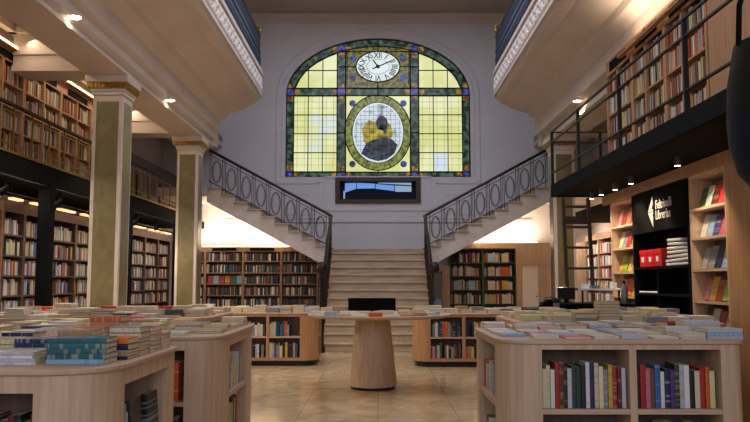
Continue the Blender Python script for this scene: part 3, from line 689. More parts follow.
# ------------------------------------------------------------------ display cabinets with rounded ends
def rrect(x0, x1, y0, y1, r, n=8):
    """r: radii (front-left, front-right, back-right, back-left)"""
    P = []
    for (cx, cy, rr, a0) in ((x0, y0, r[0], PI), (x1, y0, r[1], 1.5 * PI), (x1, y1, r[2], 0), (x0, y1, r[3], .5 * PI)):
        sx = 1 if cx == x0 else -1; sy = 1 if cy == y0 else -1
        if rr < .01: P.append((cx, cy)); continue
        for k in range(n + 1):
            a = a0 + PI / 2 * k / n; P.append((cx + sx * rr + rr * math.cos(a), cy + sy * rr + rr * math.sin(a)))
    return P
def corner_fan(x, y, r, a0, n=10):
    return [(x, y)] + [(x + r * math.cos(a0 + PI / 2 * k / n), y + r * math.sin(a0 + PI / 2 * k / n)) for k in range(n + 1)]
def cabinet(lab, x0, x1, y0, y1, H, r, front, sides, shelves, wood='oak', zb=.1, dz_top=.052, name='display_cabinet', lip=.015):
    """front: bays [(xa, xb)] on the face y0; sides: [(side, ya, yb)]; shelves: heights of the boards between zb and the top"""
    o = thing(name, lab, 'cabinet', ((x0 + x1) / 2, (y0 + y1) / 2, 0))
    MB().prism(rrect(x0 - lip, x1 + lip, y0 - lip, y1 + lip, [q + lip if q else 0 for q in r]), H - .022, H).obj('top', 'oak_flat', o, True, .004)
    ox = [q for q in r]
    MB().prism(rrect(x0, x1, y0, y1, ox), H - dz_top, H - .024).obj('fascia', wood, o, True)
    MB().prism(rrect(x0, x1, y0, y1, ox), zb - .045, zb).obj('bottom_board', wood, o, True)
    MB().prism(rrect(x0 + .04, x1 - .04, y0 + .04, y1 - .04, [max(q - .04, 0) for q in r]), 0, zb - .045).obj('plinth', 'plinth', o)
    D = .27; zt = H - dz_top
    # carcass core
    cx0 = x0 + (D if any(s_ == 'L' for s_, *_ in sides) else .02); cx1 = x1 - (D if any(s_ == 'R' for s_, *_ in sides) else .02)
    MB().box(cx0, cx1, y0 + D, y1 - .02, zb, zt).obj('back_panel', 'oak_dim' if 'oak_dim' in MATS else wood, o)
    # rounded corners
    for k, (cx, cy, a0) in enumerate(((x0 + r[0], y0 + r[0], PI), (x1 - r[1], y0 + r[1], 1.5 * PI), (x1 - r[2], y1 - r[2], 0), (x0 + r[3], y1 - r[3], .5 * PI))):
        if r[k] > .01: MB().prism(corner_fan(cx, cy, r[k], a0), zb, zt).obj('corner_panel', wood, o, True)
    # face frame: uprights between bays
    xs_ = sorted(front); edges = [x0 + r[0]] + [v for b in xs_ for v in b] + [x1 - r[1]]
    for a, b in zip(edges[::2], edges[1::2]):
        if b - a > .002: MB().box(a, b, y0, y0 + D, zb, zt).obj('upright', wood, o)
    for a, b in xs_:
        for z in shelves: MB().box(a, b, y0 + .004, y0 + D, z - .028, z).obj('shelf', 'oak_flat', o)
    for s_ in ('L', 'R'):
        bs = sorted((a, b) for q, a, b in sides if q == s_)
        k0, k1 = (0, 3) if s_ == 'L' else (1, 2)
        xa, xb = (x0, x0 + D) if s_ == 'L' else (x1 - D, x1)
        if not bs:
            xa, xb = (x0, x0 + .02) if s_ == 'L' else (x1 - .02, x1)
        edges = [y0 + r[k0]] + [v for b in bs for v in b] + [y1 - r[k1]]
        for a, b in zip(edges[::2], edges[1::2]):
            if b - a > .002: MB().box(xa, xb, a, b, zb, zt).obj('side_panel', wood, o)
        for a, b in bs:
            for z in shelves: MB().box(xa + (.004 if s_ == 'L' else 0), xb - (.004 if s_ == 'R' else 0), a, b, z - .028, z).obj('shelf', 'oak_flat', o)
    return o
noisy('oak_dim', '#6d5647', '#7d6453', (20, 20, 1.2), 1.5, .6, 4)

# right front cabinet
H1 = .985
cabinet('long pale oak book cabinet with rounded corner in front at the right side',   .69, 2.05, 4.35, 5.5, 1.02, (.21, .08, .06, .06), [(.915, 1.402), (1.442, 1.912)], [('L', 4.6, 5.34)], [.64, .27], name='display_cabinet')
FRF = frame_of((0, 4.35, 0), (0, -1, 0))
RFC = 'right front cabinet'
b1 = ['cream', 'pale yellow', 'white', 'red', 'dark red', 'black', 'pale grey', 'dark green', 'dark green', 'black', 'white', 'navy', 'cream', 'cream', 'grey', 'yellow', 'red', 'dark red', 'pale grey', 'black']
b2 = ['black', 'red', 'pink', 'brown', 'blue', 'white', 'navy', 'purple', 'dark green', 'pale grey', 'white', 'black', 'cream', 'red', 'orange', 'pale yellow', 'cream', 'black']
fill_row(FRF, .92, 1.40, .64, .255, 'upper shelf of stair-side bay, ' + RFC, 'the aisle end', cols=b1, tr=(.02, .026), hmin=.21)
fill_row(FRF, 1.446, 1.908, .64, .25, 'upper shelf of outer bay, ' + RFC, 'the aisle end', cols=b2, tr=(.021, .030), hmin=.20)
fill_row(FRF, .92, 1.40, .27, .25, 'middle shelf of stair-side bay, ' + RFC, 'the aisle end')
fill_row(FRF, 1.446, 1.908, .27, .29, 'middle shelf of outer bay, ' + RFC, 'the aisle end', pal=LIGHTP)
FLS = frame_of((.69, 0, 0), (-1, 0, 0))       # local x = -y
fill_row(FLS, -5.33, -4.75, .64, .22, 'upper side shelf, ' + RFC, 'the rear end', cols=['orange', 'orange', 'tan', 'cream', 'white', 'pale grey', 'pale grey', 'white', 'cream', 'white', 'grey', 'pale grey'], tr=(.025, .045))
fill_row(FLS, -5.33, -4.75, .27, .2, 'lower side shelf, ' + RFC, 'the rear end', pal=LIGHTP)
# left front cabinet
cabinet('pale oak book cabinet with rounded corner in front at the left, teal books on top', -3.3, -1.13, 3.2, 4.36, H1, (.05, .27, .05, .05), [(-1.95, -1.415), (-2.6, -2.0)], [('R', 3.48, 4.2)], [.55, .24], name='display_cabinet', dz_top=.095)
LFC = 'left front cabinet'
FLF = frame_of((-1.13, 0, 0), (1, 0, 0))      # local x = +y
fill_row(FLF, 3.49, 3.70, .55, .235, 'upper side shelf, ' + LFC, 'the front corner', cols=['orange', 'dark grey', 'dark red', 'grey', 'black', 'pale grey'], tr=(.022, .034))
face_out(FLF, 3.84, .55, .17, .22, .02, 'dark grey', 'grey book facing out on the upper side shelf of left front cabinet', 'face-out books', .12, .06)
face_out(FLF, 4.06, .55, .19, .22, .03, 'black', 'black framed book facing out on the upper side shelf of left front cabinet', 'face-out books', .08, .06)
F0 = frame_of((0, 3.2, 0), (0, -1, 0))
fill_row(F0, -1.93, -1.42, .55, .26, 'upper shelf of corner bay, ' + LFC, 'the corner', pal=['dark red', 'black', 'purple', 'navy', 'dark grey'], rev=True, inset=.1)
# second left cabinet
cabinet('pale oak cabinet with rounded corner behind the left front cabinet', -3.0, -1.05, 5.1, 6.5, H1, (.05, .22, .06, .05), [(-1.72, -1.27), (-2.3, -1.76)], [('R', 5.5, 6.25)], [.56, .24], dz_top=.09)
SLC = 'second left cabinet'
F1 = frame_of((0, 5.1, 0), (0, -1, 0))
fill_row(F1, -1.715, -1.28, .56, .27, 'upper shelf of corner bay, ' + SLC, 'the left', cols=['tan', 'cream', 'orange', 'cream', 'orange', 'orange', 'orange', 'orange', 'yellow', 'orange', 'black'], tr=(.032, .044), hmin=.25)
fill_row(F1, -1.715, -1.28, .24, .22, 'lower shelf of corner bay, ' + SLC, 'the left', cols=['white', 'grey', 'tan', 'yellow', 'yellow', 'yellow', 'dark red', 'red', 'orange', 'dark grey'], tr=(.03, .044))
F2 = frame_of((-1.05, 0, 0), (1, 0, 0))
fill_row(F2, 5.51, 6.24, .56, .25, 'upper side shelf, ' + SLC, 'the corner', cols=['pale yellow', 'lime', 'cream', 'light blue', 'pale grey', 'light blue', 'white', 'pale yellow', 'light blue', 'cream', 'pale grey', 'yellow', 'white', 'light blue', 'teal', 'cream'], tr=(.03, .045))
fill_row(F2, 5.51, 6.24, .24, .25, 'lower side shelf, ' + SLC, 'the corner', cols=['cream', 'orange', 'yellow', 'red', 'cream', 'brown', 'white', 'yellow', 'dark green', 'teal', 'teal', 'cream', 'red', 'white'], tr=(.03, .045))
# third left table-cabinet and the far ones
cabinet('pale oak cabinet with rounded corner in front of the first pillar', -4.1, -1.72, 7.6, 9.4, H1, (.06, .35, .3, .06), [(-2.9, -2.15), (-3.7, -2.95)], [('R', 8.0, 9.0)], [.56, .24])
F3 = frame_of((0, 7.6, 0), (0, -1, 0))
fill_row(F3, -2.9, -2.15, .56, .22, 'upper shelf, third left cabinet', 'the left')
H2 = .84
cabinet('low oak book cabinet with rounded end in front of the stairs, left of the aisle', -3.3, -.97, 12.4, 13.5, H2, (.06, .24, .24, .06), [(-1.745, -1.25), (-2.26, -1.79), (-2.8, -2.3)], [('R', 12.7, 13.2)], [.47], dz_top=.06, zb=.13, wood='oak_warm')
cabinet('low oak book cabinet with rounded end in front of the stairs, right of the aisle', .58, 2.9, 12.25, 13.3, H2, (.24, .06, .06, .24), [(.83, 1.33), (1.38, 1.87), (1.92, 2.42)], [], [.47], dz_top=.06, zb=.13, wood='oak_warm')
F4 = frame_of((0, 12.4, 0), (0, -1, 0)); F5 = frame_of((0, 12.25, 0), (0, -1, 0))
for F, bays, nm in ((F4, [(-1.745, -1.25), (-2.26, -1.79), (-2.8, -2.3)], 'low left cabinet'), (F5, [(.83, 1.33), (1.38, 1.87), (1.92, 2.42)], 'low right cabinet')):
    for bi, (a, b) in enumerate(bays):
        for z, lv in ((.47, 'upper'), (.13, 'lower')):
            f_ = .72 if (nm, bi, lv) == ('low left cabinet', 0, 'upper') else .97
            fill_row(F, a, b, z, .24, '%s shelf, %s bay, %s' % (lv, ordi(bi + 1), nm), 'the left', pal=MIXED if 'right' in nm else MIXED + ['cream', 'red', 'white'], fill=f_, tr=(.018, .045))
fill_row(frame_of((-.97, 0, 0), (1, 0, 0)), 12.72, 13.18, .47, .22, 'side shelf, low left cabinet', 'the front'); 
# second right table
cabinet('oak book table cabinet behind the right front cabinet, piles of books on top', 1.25, 3.0, 6.7, 8.4, H1, (.35, .06, .06, .3), [(1.75, 2.3), (2.35, 2.85)], [], [.56, .24])

# round table
rt = thing('round_table', 'round oak table on a tapered pedestal in the middle of the aisle', 'table', (-.03, 9.9, 0))
MB().lathe([(.28, 0), (.28, .035)], (-.065, 9.9, 0), 40).obj('plinth', 'plinth', rt, True)
MB().lathe([(.305, .035), (.305, .05), (.215, .89)], (-.065, 9.9, 0), 48).obj('pedestal', 'oak', rt, True)
MB().lathe([(.83, .89), (.90, .905), (.91, .915), (.91, .93)], (.02, 9.9, 0), 64).obj('table_top', 'oak_flat', rt, True)
sc = thing('monitor', 'black wide computer screen on the round table', 'monitor', (-.08, 10.1, .93))
MB().box(-.39, .23, 10.08, 10.11, .965, 1.13).obj('screen', 'black', sc, bevel=.004)
MB().box(-.2, .04, 10.0, 10.2, .931, .941).box(-.1, -.06, 10.09, 10.12, .935, 1.0).obj('stand', 'black', sc)

# piles on tables -----------------------------------------------
def table_piles(name, x0, x1, y0, y1, z, dx, dy, nmax, side='the aisle', rev=False, keep=lambda x, y: True, nmin=1, rowname=None, pal=FLATP, big=1.0, spec=None):
    nrow = max(1, int((y1 - y0) / dy)); ncol = max(1, int((x1 - x0) / dx))
    for r_ in range(nrow):
        for c in range(ncol):
            x = x0 + (c + .5) * (x1 - x0) / ncol + rnd.uniform(-.008, .008); y = y0 + (r_ + .5) * (y1 - y0) / nrow + rnd.uniform(-.012, .012)
            if not keep(x, y): continue
            k = ncol - c if rev else c + 1
            n = rnd.randint(nmin, nmax) if callable(getattr(rnd, 'randint')) else 1
            if spec: n = spec(r_, c, n)
            if n <= 0: continue
            rowt = 'front row' if r_ == 0 else ordi(r_ + 1) + ' row'
            flat_stack(x, y, z, rnd.choice([0, PI, PI]) + rnd.uniform(-.03, .03), n, '%s pile from %s, %s, %s' % (ordi(k), side, rowt, name), w=.20 * big * dy / .25, h=dx * .93, pal=pal)
def dist_ok(x0, x1, y0, y1, r):
    def f(x, y):
        for cx, cy, sx, sy in ((x0 + r, y0 + r, -1, -1), (x1 - r, y0 + r, 1, -1)):
            if (x - cx) * sx > 0 and (y - cy) * sy > 0 and math.hypot(x - cx, y - cy) > r - .12: return False
        return True
    return f
# right front cabinet top: flat single covers, a thicker pile at its end
table_piles(RFC, .72, 1.86, 4.36, 5.48, 1.02, .16, .22, 2, keep=dist_ok(.69, 2.3, 4.35, 9, .21), pal=['white', 'white', 'light blue', 'pale grey', 'cream', 'tan', 'dark grey', 'white', 'white', 'pale grey', 'pink', 'pale grey'], spec=lambda r, c, n: 1 if r < 3 and not (c > 5) else n)
flat_stack(1.95, 4.45, 1.02, 0, 3, 'corner pile by the wall side, right front cabinet', cols=['pale grey', 'light blue', 'pale grey'], w=.16, h=.21, tr=(.018, .022))
flat_stack(1.94, 4.72, 1.02, 0, 4, 'second pile on wall side, right front cabinet', cols=['white', 'pale grey', 'cream', 'pale grey'], w=.17, h=.21, tr=(.02, .024))
flat_stack(1.93, 5.0, 1.02, 0, 3, 'third pile on wall side, right front cabinet', cols=['tan', 'white', 'red'], w=.17, h=.21, tr=(.02, .024))
# left front cabinet
def lkeep(x, y): return not (-1.72 < x < -1.45 and y < 3.76)
flat_stack(-1.325, 3.485, H1, .02, 5, 'teal stack at the rounded corner, left front cabinet', cols=['light blue', 'teal', 'teal', 'teal', 'teal'], w=.17, h=.265, tr=(.021, .023))
flat_stack(-1.60, 3.44, H1, 0, 4, 'low white stack beside the teal one, left front cabinet', cols=['white', 'pale grey', 'white', 'pale grey'], w=.15, h=.22, tr=(.013, .014))
flat_stack(-1.84, 3.44, H1, 0, 3, 'outermost stack of front edge, left front cabinet', cols=['white', 'cream', 'white'], w=.15, h=.22, tr=(.016, .018))
flat_stack(-1.58, 3.64, H1, 0, 5, 'blue stack behind the low white stack, left front cabinet', cols=['tan', 'tan', 'cream', 'navy', 'navy'], w=.14, h=.2, tr=(.018, .02))
table_piles(LFC, -2.9, -1.15, 3.6, 4.34, H1, .175, .15, 6, rev=True, nmin=4, keep=lkeep, big=1.25, spec=lambda r, c, n: n + (1 if c > 7 and r > 0 else 0), pal=['cream', 'tan', 'grey', 'pale grey', 'pale grey', 'tan', 'tan', 'navy', 'orange', 'grey', 'cream', 'pink'])
table_piles(SLC, -2.9, -1.08, 5.14, 6.46, H1, .2, .22, 3, rev=True, keep=dist_ok(-9, -1.05, 5.1, 9, .22), pal=['tan', 'white', 'cream', 'navy', 'tan', 'pale grey', 'yellow', 'grey', 'pink', 'pale yellow', 'white'])
table_piles('third left cabinet', -3.95, -1.76, 7.65, 9.35, H1, .21, .24, 4, rev=True, nmin=1, keep=dist_ok(-9, -1.72, 7.6, 9.9, .35), pal=['cream', 'tan', 'white', 'grey', 'tan', 'pale grey', 'orange', 'cream', 'dark grey', 'red', 'white'])
table_piles('second right cabinet', 1.3, 2.95, 6.75, 8.35, H1, .2, .26, 4, nmin=2, keep=dist_ok(1.25, 9, 6.7, 9, .35), pal=['cream', 'pale yellow', 'cream', 'tan', 'white', 'grey', 'pale yellow'], spec=lambda r, c, n: 8 if (r, c) == (0, 3) else n)
table_piles('low left cabinet', -3.2, -1.0, 12.45, 13.4, H2, .2, .26, 5, rev=True, nmin=3, keep=dist_ok(-9, -.97, 12.4, 99, .24), pal=['cream', 'cream', 'white', 'tan', 'pale grey', 'grey', 'pale yellow'])
table_piles('low right cabinet', .62, 2.85, 12.3, 13.2, H2, .22, .26, 4, nmin=2, keep=dist_ok(.58, 99, 12.25, 99, .24), pal=['white', 'purple', 'cream', 'grey', 'white', 'dark grey', 'tan'])
for i in range(11):
    a = -PI / 2 + (i - 5) * .27; r = .74
    flat_stack(-.03 + r * math.cos(a), 9.9 + r * math.sin(a) * .97, .93, 0, 1 + (i in (2, 5, 8, 0, 10)), '%s pile from the left along the rim, round table' % ordi(i + 1), w=.15, h=.17, pal=['white', 'pale grey', 'orange', 'cream', 'white', 'light blue', 'tan'])
for i in range(6):
    flat_stack(-.62 + i * .24, 9.62, .93, 0, 2, '%s pile from the left in inner row, round table' % ordi(i + 1), w=.15, h=.19, pal=['white', 'cream', 'tan', 'pale yellow'])
for i, x in enumerate((-.66, -.5, .34, .52)):
    flat_stack(x + (.0), 9.95, .93, 0, 3, '%s pile beside the screen counted from left, round table' % ordi(i + 1), w=.15, h=.15, pal=['cream', 'tan', 'pale yellow'])

# ------------------------------------------------------------------ wall bookcases
def bookcase(lab, F, x0, x1, z0, z1, shelves, depth=.28, wood='oak_shelf', side=.03, header=.0, sign=False, back='oak_dim', name='bookcase', split=None):
    """F frame; local x0..x1 wide; shelves: surface heights; header: height of the head board above the last opening"""
    c = F @ Vector(((x0 + x1) / 2, depth / 2, z0))
    o = thing(name, lab, 'bookcase', c)
    for a in (x0, x1 - side) + ((split,) if split else ()): MB(F).box(a, a + side, 0, depth, z0, z1).obj('side_panel', wood, o)
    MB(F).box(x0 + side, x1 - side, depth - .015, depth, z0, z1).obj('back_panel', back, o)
    for z in shelves: MB(F).box(x0 + side, x1 - side, .004, depth - .015, z - .025, z).obj('shelf', wood, o)
    MB(F).box(x0 + side, x1 - side, 0 if header else .004, depth - .015 if not header else .02, z1 - max(header, .03), z1).obj('header' if header else 'top_board', wood, o)
    if header: MB(F).box(x0 + side, x1 - side, .02, depth - .015, z1 - .03, z1).obj('top_board', wood, o)
    if sign:
        h = o.children[-2]
        m = MB(F).box(x0 + (x1 - x0) * .18, x1 - (x1 - x0) * .18, -.012, 0, z1 - header * .82, z1 - header * .22)
        m.obj('header_sign', 'black', h)
    return o
# back left, four units under the left flight
FB = frame_of((0, 19.2, 0), (0, -1, 0))
zs = [.13, .42, .71, 1.0, 1.28, 1.56, 1.85]
X = [-5.05, -4.32, -3.37, -2.42, -1.5]
for i, (a, b) in enumerate(zip(X, X[1:])):
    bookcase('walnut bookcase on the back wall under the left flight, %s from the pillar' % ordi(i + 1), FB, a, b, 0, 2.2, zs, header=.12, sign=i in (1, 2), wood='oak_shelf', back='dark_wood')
    for j, z in enumerate(zs[2:]):
        if j == 2 and i == 1:
            for q in range(6): face_out(FB, a + .12 + q * .145, z, .13, .2, .015, rnd.choice(['red', 'light blue', 'orange', 'navy', 'white', 'green']), '%s face-out book from the left on back wall bookcase' % ordi(q + 1), 'back wall books', .2, .08)
            continue
        fill_row(FB, a + .035, b - .035, z, .22, '%s shelf, %s back-left bookcase' % (ordi(7 - j - 2), ordi(i + 1)), 'the left', pal=DARKP, tr=(.015, .04))
# back right: green lined
mat('green_paint', '#4c5f22', .6)
zs2 = [.13, .45, .79, 1.13, 1.47, 1.81]
for i, (a, b) in enumerate(((1.78, 2.62), (2.62, 3.44))):
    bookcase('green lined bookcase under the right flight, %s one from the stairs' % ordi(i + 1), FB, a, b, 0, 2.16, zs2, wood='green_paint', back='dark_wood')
    for j, z in enumerate(zs2[1:]):
        fill_row(FB, a + (.22 if j == 4 and i == 0 else .035), b - .035, z, .26, '%s shelf, %s green bookcase' % (ordi(5 - j), ordi(i + 1)), 'the left', pal=WARMP, tr=(.02, .05), fill=.97)
        if i == 1 or j == 2:
            for q in range(2): face_out(FB, a + .2 + q * .35, z, .17, .22, .015, rnd.choice(['white', 'yellow', 'orange', 'light blue', 'cream']), '%s face-out book on %s shelf, %s green bookcase' % (ordi(q + 1), ordi(5 - j), ordi(i + 1)), 'face-out books in the green bookcases', .1, -.02)
panel = MB().box(1.2, 1.78, 19.16, 19.2, 0, 1.74).box(1.78, 3.44, 19.16, 19.2, 2.16, 2.3).box(3.44, 3.56, 19.16, 19.2, 0, 2.3).box(3.56, 4.0, 19.16, 19.2, 1.74, 2.3).box(4.0, 5.4, 19.16, 19.2, 0, 2.3)
struct(panel.obj('wall_wood_panel', 'oak'), 'oak panelled wall round the small door')
d1 = base('door_1', 'pale painted door in the oak panelled wall', (3.78, 19.2, 0))
MB().box(3.57, 3.99, 19.18, 19.22, 0.0, 1.74).obj('door_leaf', 'door_paint', d1); MB().box(3.555, 3.58, 19.14, 19.2, 0, 1.76).box(3.98, 4.005, 19.14, 19.2, 0, 1.76).box(3.555, 4.005, 19.14, 19.2, 1.735, 1.76).obj('door_frame', 'oak', d1)
MB().lathe([(.015, 0), (.02, .03), (0, .04)], (3.93, 19.15, .95), 8).obj('door_handle', 'grey_metal', d1)
# left wall, lower units
FW = frame_of((-5.12, 0, 0), (1, 0, 0))       # local x = +y
zl = [.29, .58, .87, 1.15, 1.43, 1.71, 2.0]
ys = [8.4, 9.5, 10.45, 11.1, 12.05, 13.0, 13.95, 14.9, 15.9, 16.9, 17.9, 18.9]
for i, (a, b) in enumerate(zip(ys, ys[1:])):
    lab = '%s bookcase from the front along the left wall, below the gallery' % ordi(i + 1)
    bookcase(lab, FW, a, b, 0, 2.45, zl, header=.14, wood='walnut' if i != 1 else 'oak_shelf', side=.035, back='dark_wood')
    for j, z in enumerate(zl[2:]):
        pal = LIGHTP if (i % 3 != 1 or j == 4) else MIXED
        fill_row(FW, a + .04, b - .04, z, .23, '%s shelf, %s lower left bookcase' % (ordi(5 - j), ordi(i + 1)), 'the front', pal=pal, tr=(.016, .045), fill=rnd.choice([1, 1, .9]))
    yc = (a + b) / 2
    ls = thing('light_strip', 'glowing warm strip light over the %s lower left bookcase' % ordi(i + 1), 'lamp', (-5.06, yc, 2.47))
    MB().box(-5.1, -5.02, a + .06, b - .30, 2.47, 2.5).obj('diffuser', 'strip_dim', ls)
    MB().box(-5.11, -5.01, a + .04, b - .04, 2.52, 2.54).obj('housing', 'black', ls)
    if i % 2 == 0: lamp('strip_light', 'AREA', (-4.72, b, 2.5), 12, NEUT, (0, math.radians(-35), 0), .1, 1.7)
# left gallery units
zg = [2.86, 3.16, 3.46, 3.78, 4.1]
ys = [7.0, 8.3, 9.6, 10.9, 12.2, 13.5, 14.8]
for i, (a, b) in enumerate(zip(ys, ys[1:])):
    wp = .18 if i in (2, 4) else .035
    bookcase('%s bookcase from the front on the left gallery' % ordi(i + 1), FW, a, b, 2.84, 4.55, zg, header=.16, sign=True, wood='oak_warm', side=.04, split=a + .65)
    for j, z in enumerate(zg[1:]):
        for hh, (p, q) in enumerate(((a + .045, a + .645), (a + .695, b - .045))):
            fill_row(FW, p, q, z, .262, '%s shelf, %s left gallery bookcase, %s half' % (ordi(4 - j), ordi(i + 1), ('front', 'rear')[hh]), 'the front', pal=WARMP, tr=(.016, .04))
    lp = thing('light_strip', 'bright strip light above the %s left gallery bookcase' % ordi(i + 1), 'lamp', (-5.06, (a + b) / 2, 4.57))
    MB().box(-5.12, -5.04, a + .02, b - .02, 4.57, 4.61).obj('diffuser', 'strip_glow', lp); MB().box(-5.13, -5.03, a + .01, b - .01, 4.555, 4.57).obj('housing', 'oak_warm', lp)
lamp('gallery_strip_light', 'AREA', (-4.85, 11, 4.7), 30, WARM, (0, math.radians(-20), 0), .1, 8)
gp = MB().box(-5.14, -5.1, 14.82, 19.4, 2.84, 4.0)
struct(gp.obj('wall_gallery_panel', 'walnut'), 'dark panelling at the far end of the left gallery')
for k in range(5):
    y = 15.2 + k * .85
    tag(MB().box(-5.1, -5.06, y, y + .5, 3.15, 3.6).obj('picture', 'dark_wood', bevel=.01), 'small dark framed board on the left gallery panelling, %s from the front' % ordi(k + 1), 'picture')
# spotlights on tracks beneath the left gallery
for k, y in enumerate((9.3, 10.9, 12.2, 13.1, 14.4, 15.8)):
    t = thing('track_spotlight', 'black track spotlight under the left gallery, %s from the front' % ordi(k + 1), 'lamp', (-4.55, y, 2.6))
    MB().box(-4.56, -4.54, y - .01, y + .01, 2.5, 2.67).obj('mount', 'black', t)
    M = Matrix.Translation((-4.56, y, 2.46)) @ Matrix.Rotation(math.radians(55), 4, 'Y')
    MB(M).lathe([(.0, .08), (.035, .08), (.045, -.08), (.035, -.08), (0, -.06)], (0, 0, 0), 12).obj('lamp_head', 'black', t, True)
    MB(M).lathe([(.034, -.081), (0, -.084)], (0, 0, 0), 10).obj('bulb', 'lamp_glow', t)
    lamp('track_beam', 'SPOT', (-4.68, y, 2.38), 55, NEUT, (0, math.radians(-38), 0), spot=math.radians(110))
# right gallery bookcase
FR_ = frame_of((3.33, 0, 0), (-1, 0, 0))      # local x = -y
zr = [2.76, 3.09, 3.41, 3.73, 4.03]
ys = [11.0, 9.9, 8.75, 7.6]
for i, (a, b) in enumerate(zip(ys, ys[1:])):
    bookcase('%s oak bookcase from the far end on the right gallery platform' % ordi(i + 1), FR_, -a, -b, 2.73, 4.52, zr, header=.22, sign=True, wood='oak_warm', side=.045, split=-a + (a - b) * .42)
    for j, z in enumerate(zr):
        m = -a + (a - b) * .42
        for hh, (p, q) in enumerate(((-a + .05, m - .005), (m + .05, -b - .05))):
            if q - p > .1: fill_row(FR_, p, q, z, .26, '%s shelf, %s right gallery bookcase, %s half' % (ordi(5 - j), ordi(i + 1), ('far', 'near')[hh]), 'the far end', pal=WARMP, tr=(.018, .042), hmin=.22)
struct(MB().box(3.34, 3.6, 5.0, 7.59, 2.73, 4.52).obj('wall_oak_gallery', 'oak_warm'), 'oak panelling beside the right gallery bookcases')
cs_ = thing('light_strip', 'slim uplight strip along the top of the right gallery bookcases', 'lamp', (3.28, 8.4, 4.4))
MB().box(3.24, 3.305, 7.0, 10.2, 4.36, 4.385).obj('housing', 'oak_warm', cs_); MB().box(3.25, 3.295, 7.05, 10.15, 4.386, 4.392).obj('diffuser', 'strip_dim', cs_)
lamp('right_gallery_cove', 'AREA', (3.14, 8.2, 4.42), 26, WARM, (0, math.radians(165), 0), .1, 3.0)
struct(MB().box(3.36, 5.5, 11.0, 11.02, 4.53, 4.95).box(3.34, 3.4, 3, 11.0, 4.53, 4.56).obj('wall_gallery_right', 'plaster_cream'))
# right lower wall: bookcase with face-out shelves, black unit, bookcase, end panel
FRL = frame_of((3.25, 0, 0), (-1, 0, 0))
zf = [.2, .52, .84, 1.15, 1.47, 1.79, 2.09]
hb = MB().box(3.22, 3.27, 3.5, 11.0, 2.43, 2.555).box(3.24, 3.55, 6.75, 7.13, 0, 2.43).box(3.24, 3.55, 3.5, 6.75, 0, 2.43)
struct(hb.obj('wall_oak_end', 'oak_warm'), 'warm oak panelling at the near end of the right bookcases')
def unit(lab, ya, yb, tx, n, pals):
    bookcase(lab, FRL, -ya, -yb, 0, 2.43, zf, header=.03, wood='oak', side=.03, back='oak_dim', depth=.26)
    for j, z in enumerate(zf[1:]):
        pal = pals[(5 - j) % len(pals)]
        for q in range(n):
            wd = (ya - yb - .1) / n
            c = pal[q % len(pal)]
            face_out(FRL, -ya + .05 + (q + .5) * wd, z, min(wd * .9, .17), rnd.uniform(.2, .25), rnd.uniform(.015, .03), c, '%s magazine, %s from the sign side, %s shelf, %s' % (c, ordi(q + 1 if 'near' in tx else n - q), ordi(6 - j), tx), 'magazines on the ' + tx, .28, .1)
unit('narrow oak shelf with magazines between the ladder and black sign unit', 10.71, 9.77, 'magazine shelf beyond black unit', 5, [['pink', 'red', 'tan', 'red'], ['cream', 'grey', 'red', 'tan'], ['yellow', 'lime', 'yellow', 'grey', 'dark grey'], ['cream', 'orange', 'orange', 'yellow', 'tan'], ['white', 'navy', 'blue', 'cream', 'black']])
unit('oak shelf unit with colourful magazines beside the black sign unit', 8.0, 7.15, 'near magazine shelf', 5, [['green', 'white', 'dark red', 'red', 'dark grey'], ['white', 'light blue', 'purple', 'pink', 'pink'], ['pale grey', 'grey', 'navy', 'light blue', 'blue'], ['pink', 'yellow', 'red', 'lime', 'pale grey'], ['dark red', 'white', 'red', 'cream', 'black']])
bu = thing('black_display_unit', 'black shelving unit with the white shop lettering on its top panel', 'shelf', (3.3, 9, 0))
MB().box(3.5, 3.53, 8.0, 9.76, 0, 2.42).obj('back_panel', 'black', bu)
for y in (8.0, 9.72): MB().box(3.235, 3.52, y, y + .04, 0, 2.42).obj('side_panel', 'black', bu)
for z in (2.39, .9, .42): MB().box(3.24, 3.51, 8.04, 9.72, z, z + .03).obj('shelf', 'black', bu)
MB().box(3.24, 3.51, 8.04, 9.72, 1.49, 1.52).obj('shelf', 'black', bu); MB().box(3.26, 3.51, 8.98, 9.02, .45, 1.49).obj('divider', 'black', bu)
MB().box(3.24, 3.51, 8.04, 9.72, 1.18, 1.205).obj('shelf', 'black', bu)
sp = MB().box(3.23, 3.26, 8.04, 9.72, 1.93, 2.39).obj('sign_panel', 'black', bu)
def sign_M(y, z):
    x_ = Vector((0, -1, 0)); u_ = Vector((0, 0, 1)); M = Matrix((x_, u_, x_.cross(u_))).transposed().to_4x4(); M.translation = (3.226, y, z); return M
text_mesh('Feltrinelli', .145, sign_M(8.66, 2.225), 'lettering', 'white_sign', sp, .002, .9, .0015)
text_mesh('Librer\u00edas', .145, sign_M(8.68, 2.105), 'lettering', 'white_sign', sp, .002, .9, .0015)
lg = MB().prism([(9.14, 2.165), (8.99, 2.34), (8.99, 2.24), (9.04, 2.19), (8.99, 2.19), (8.99, 2.165)], 3.222, 3.229, 'x').prism([(9.14, 2.155), (8.99, 1.98), (8.99, 2.09), (9.02, 2.13), (8.99, 2.13), (8.99, 2.155)], 3.222, 3.229, 'x')
lg.obj('logo', 'white_sign', sp)
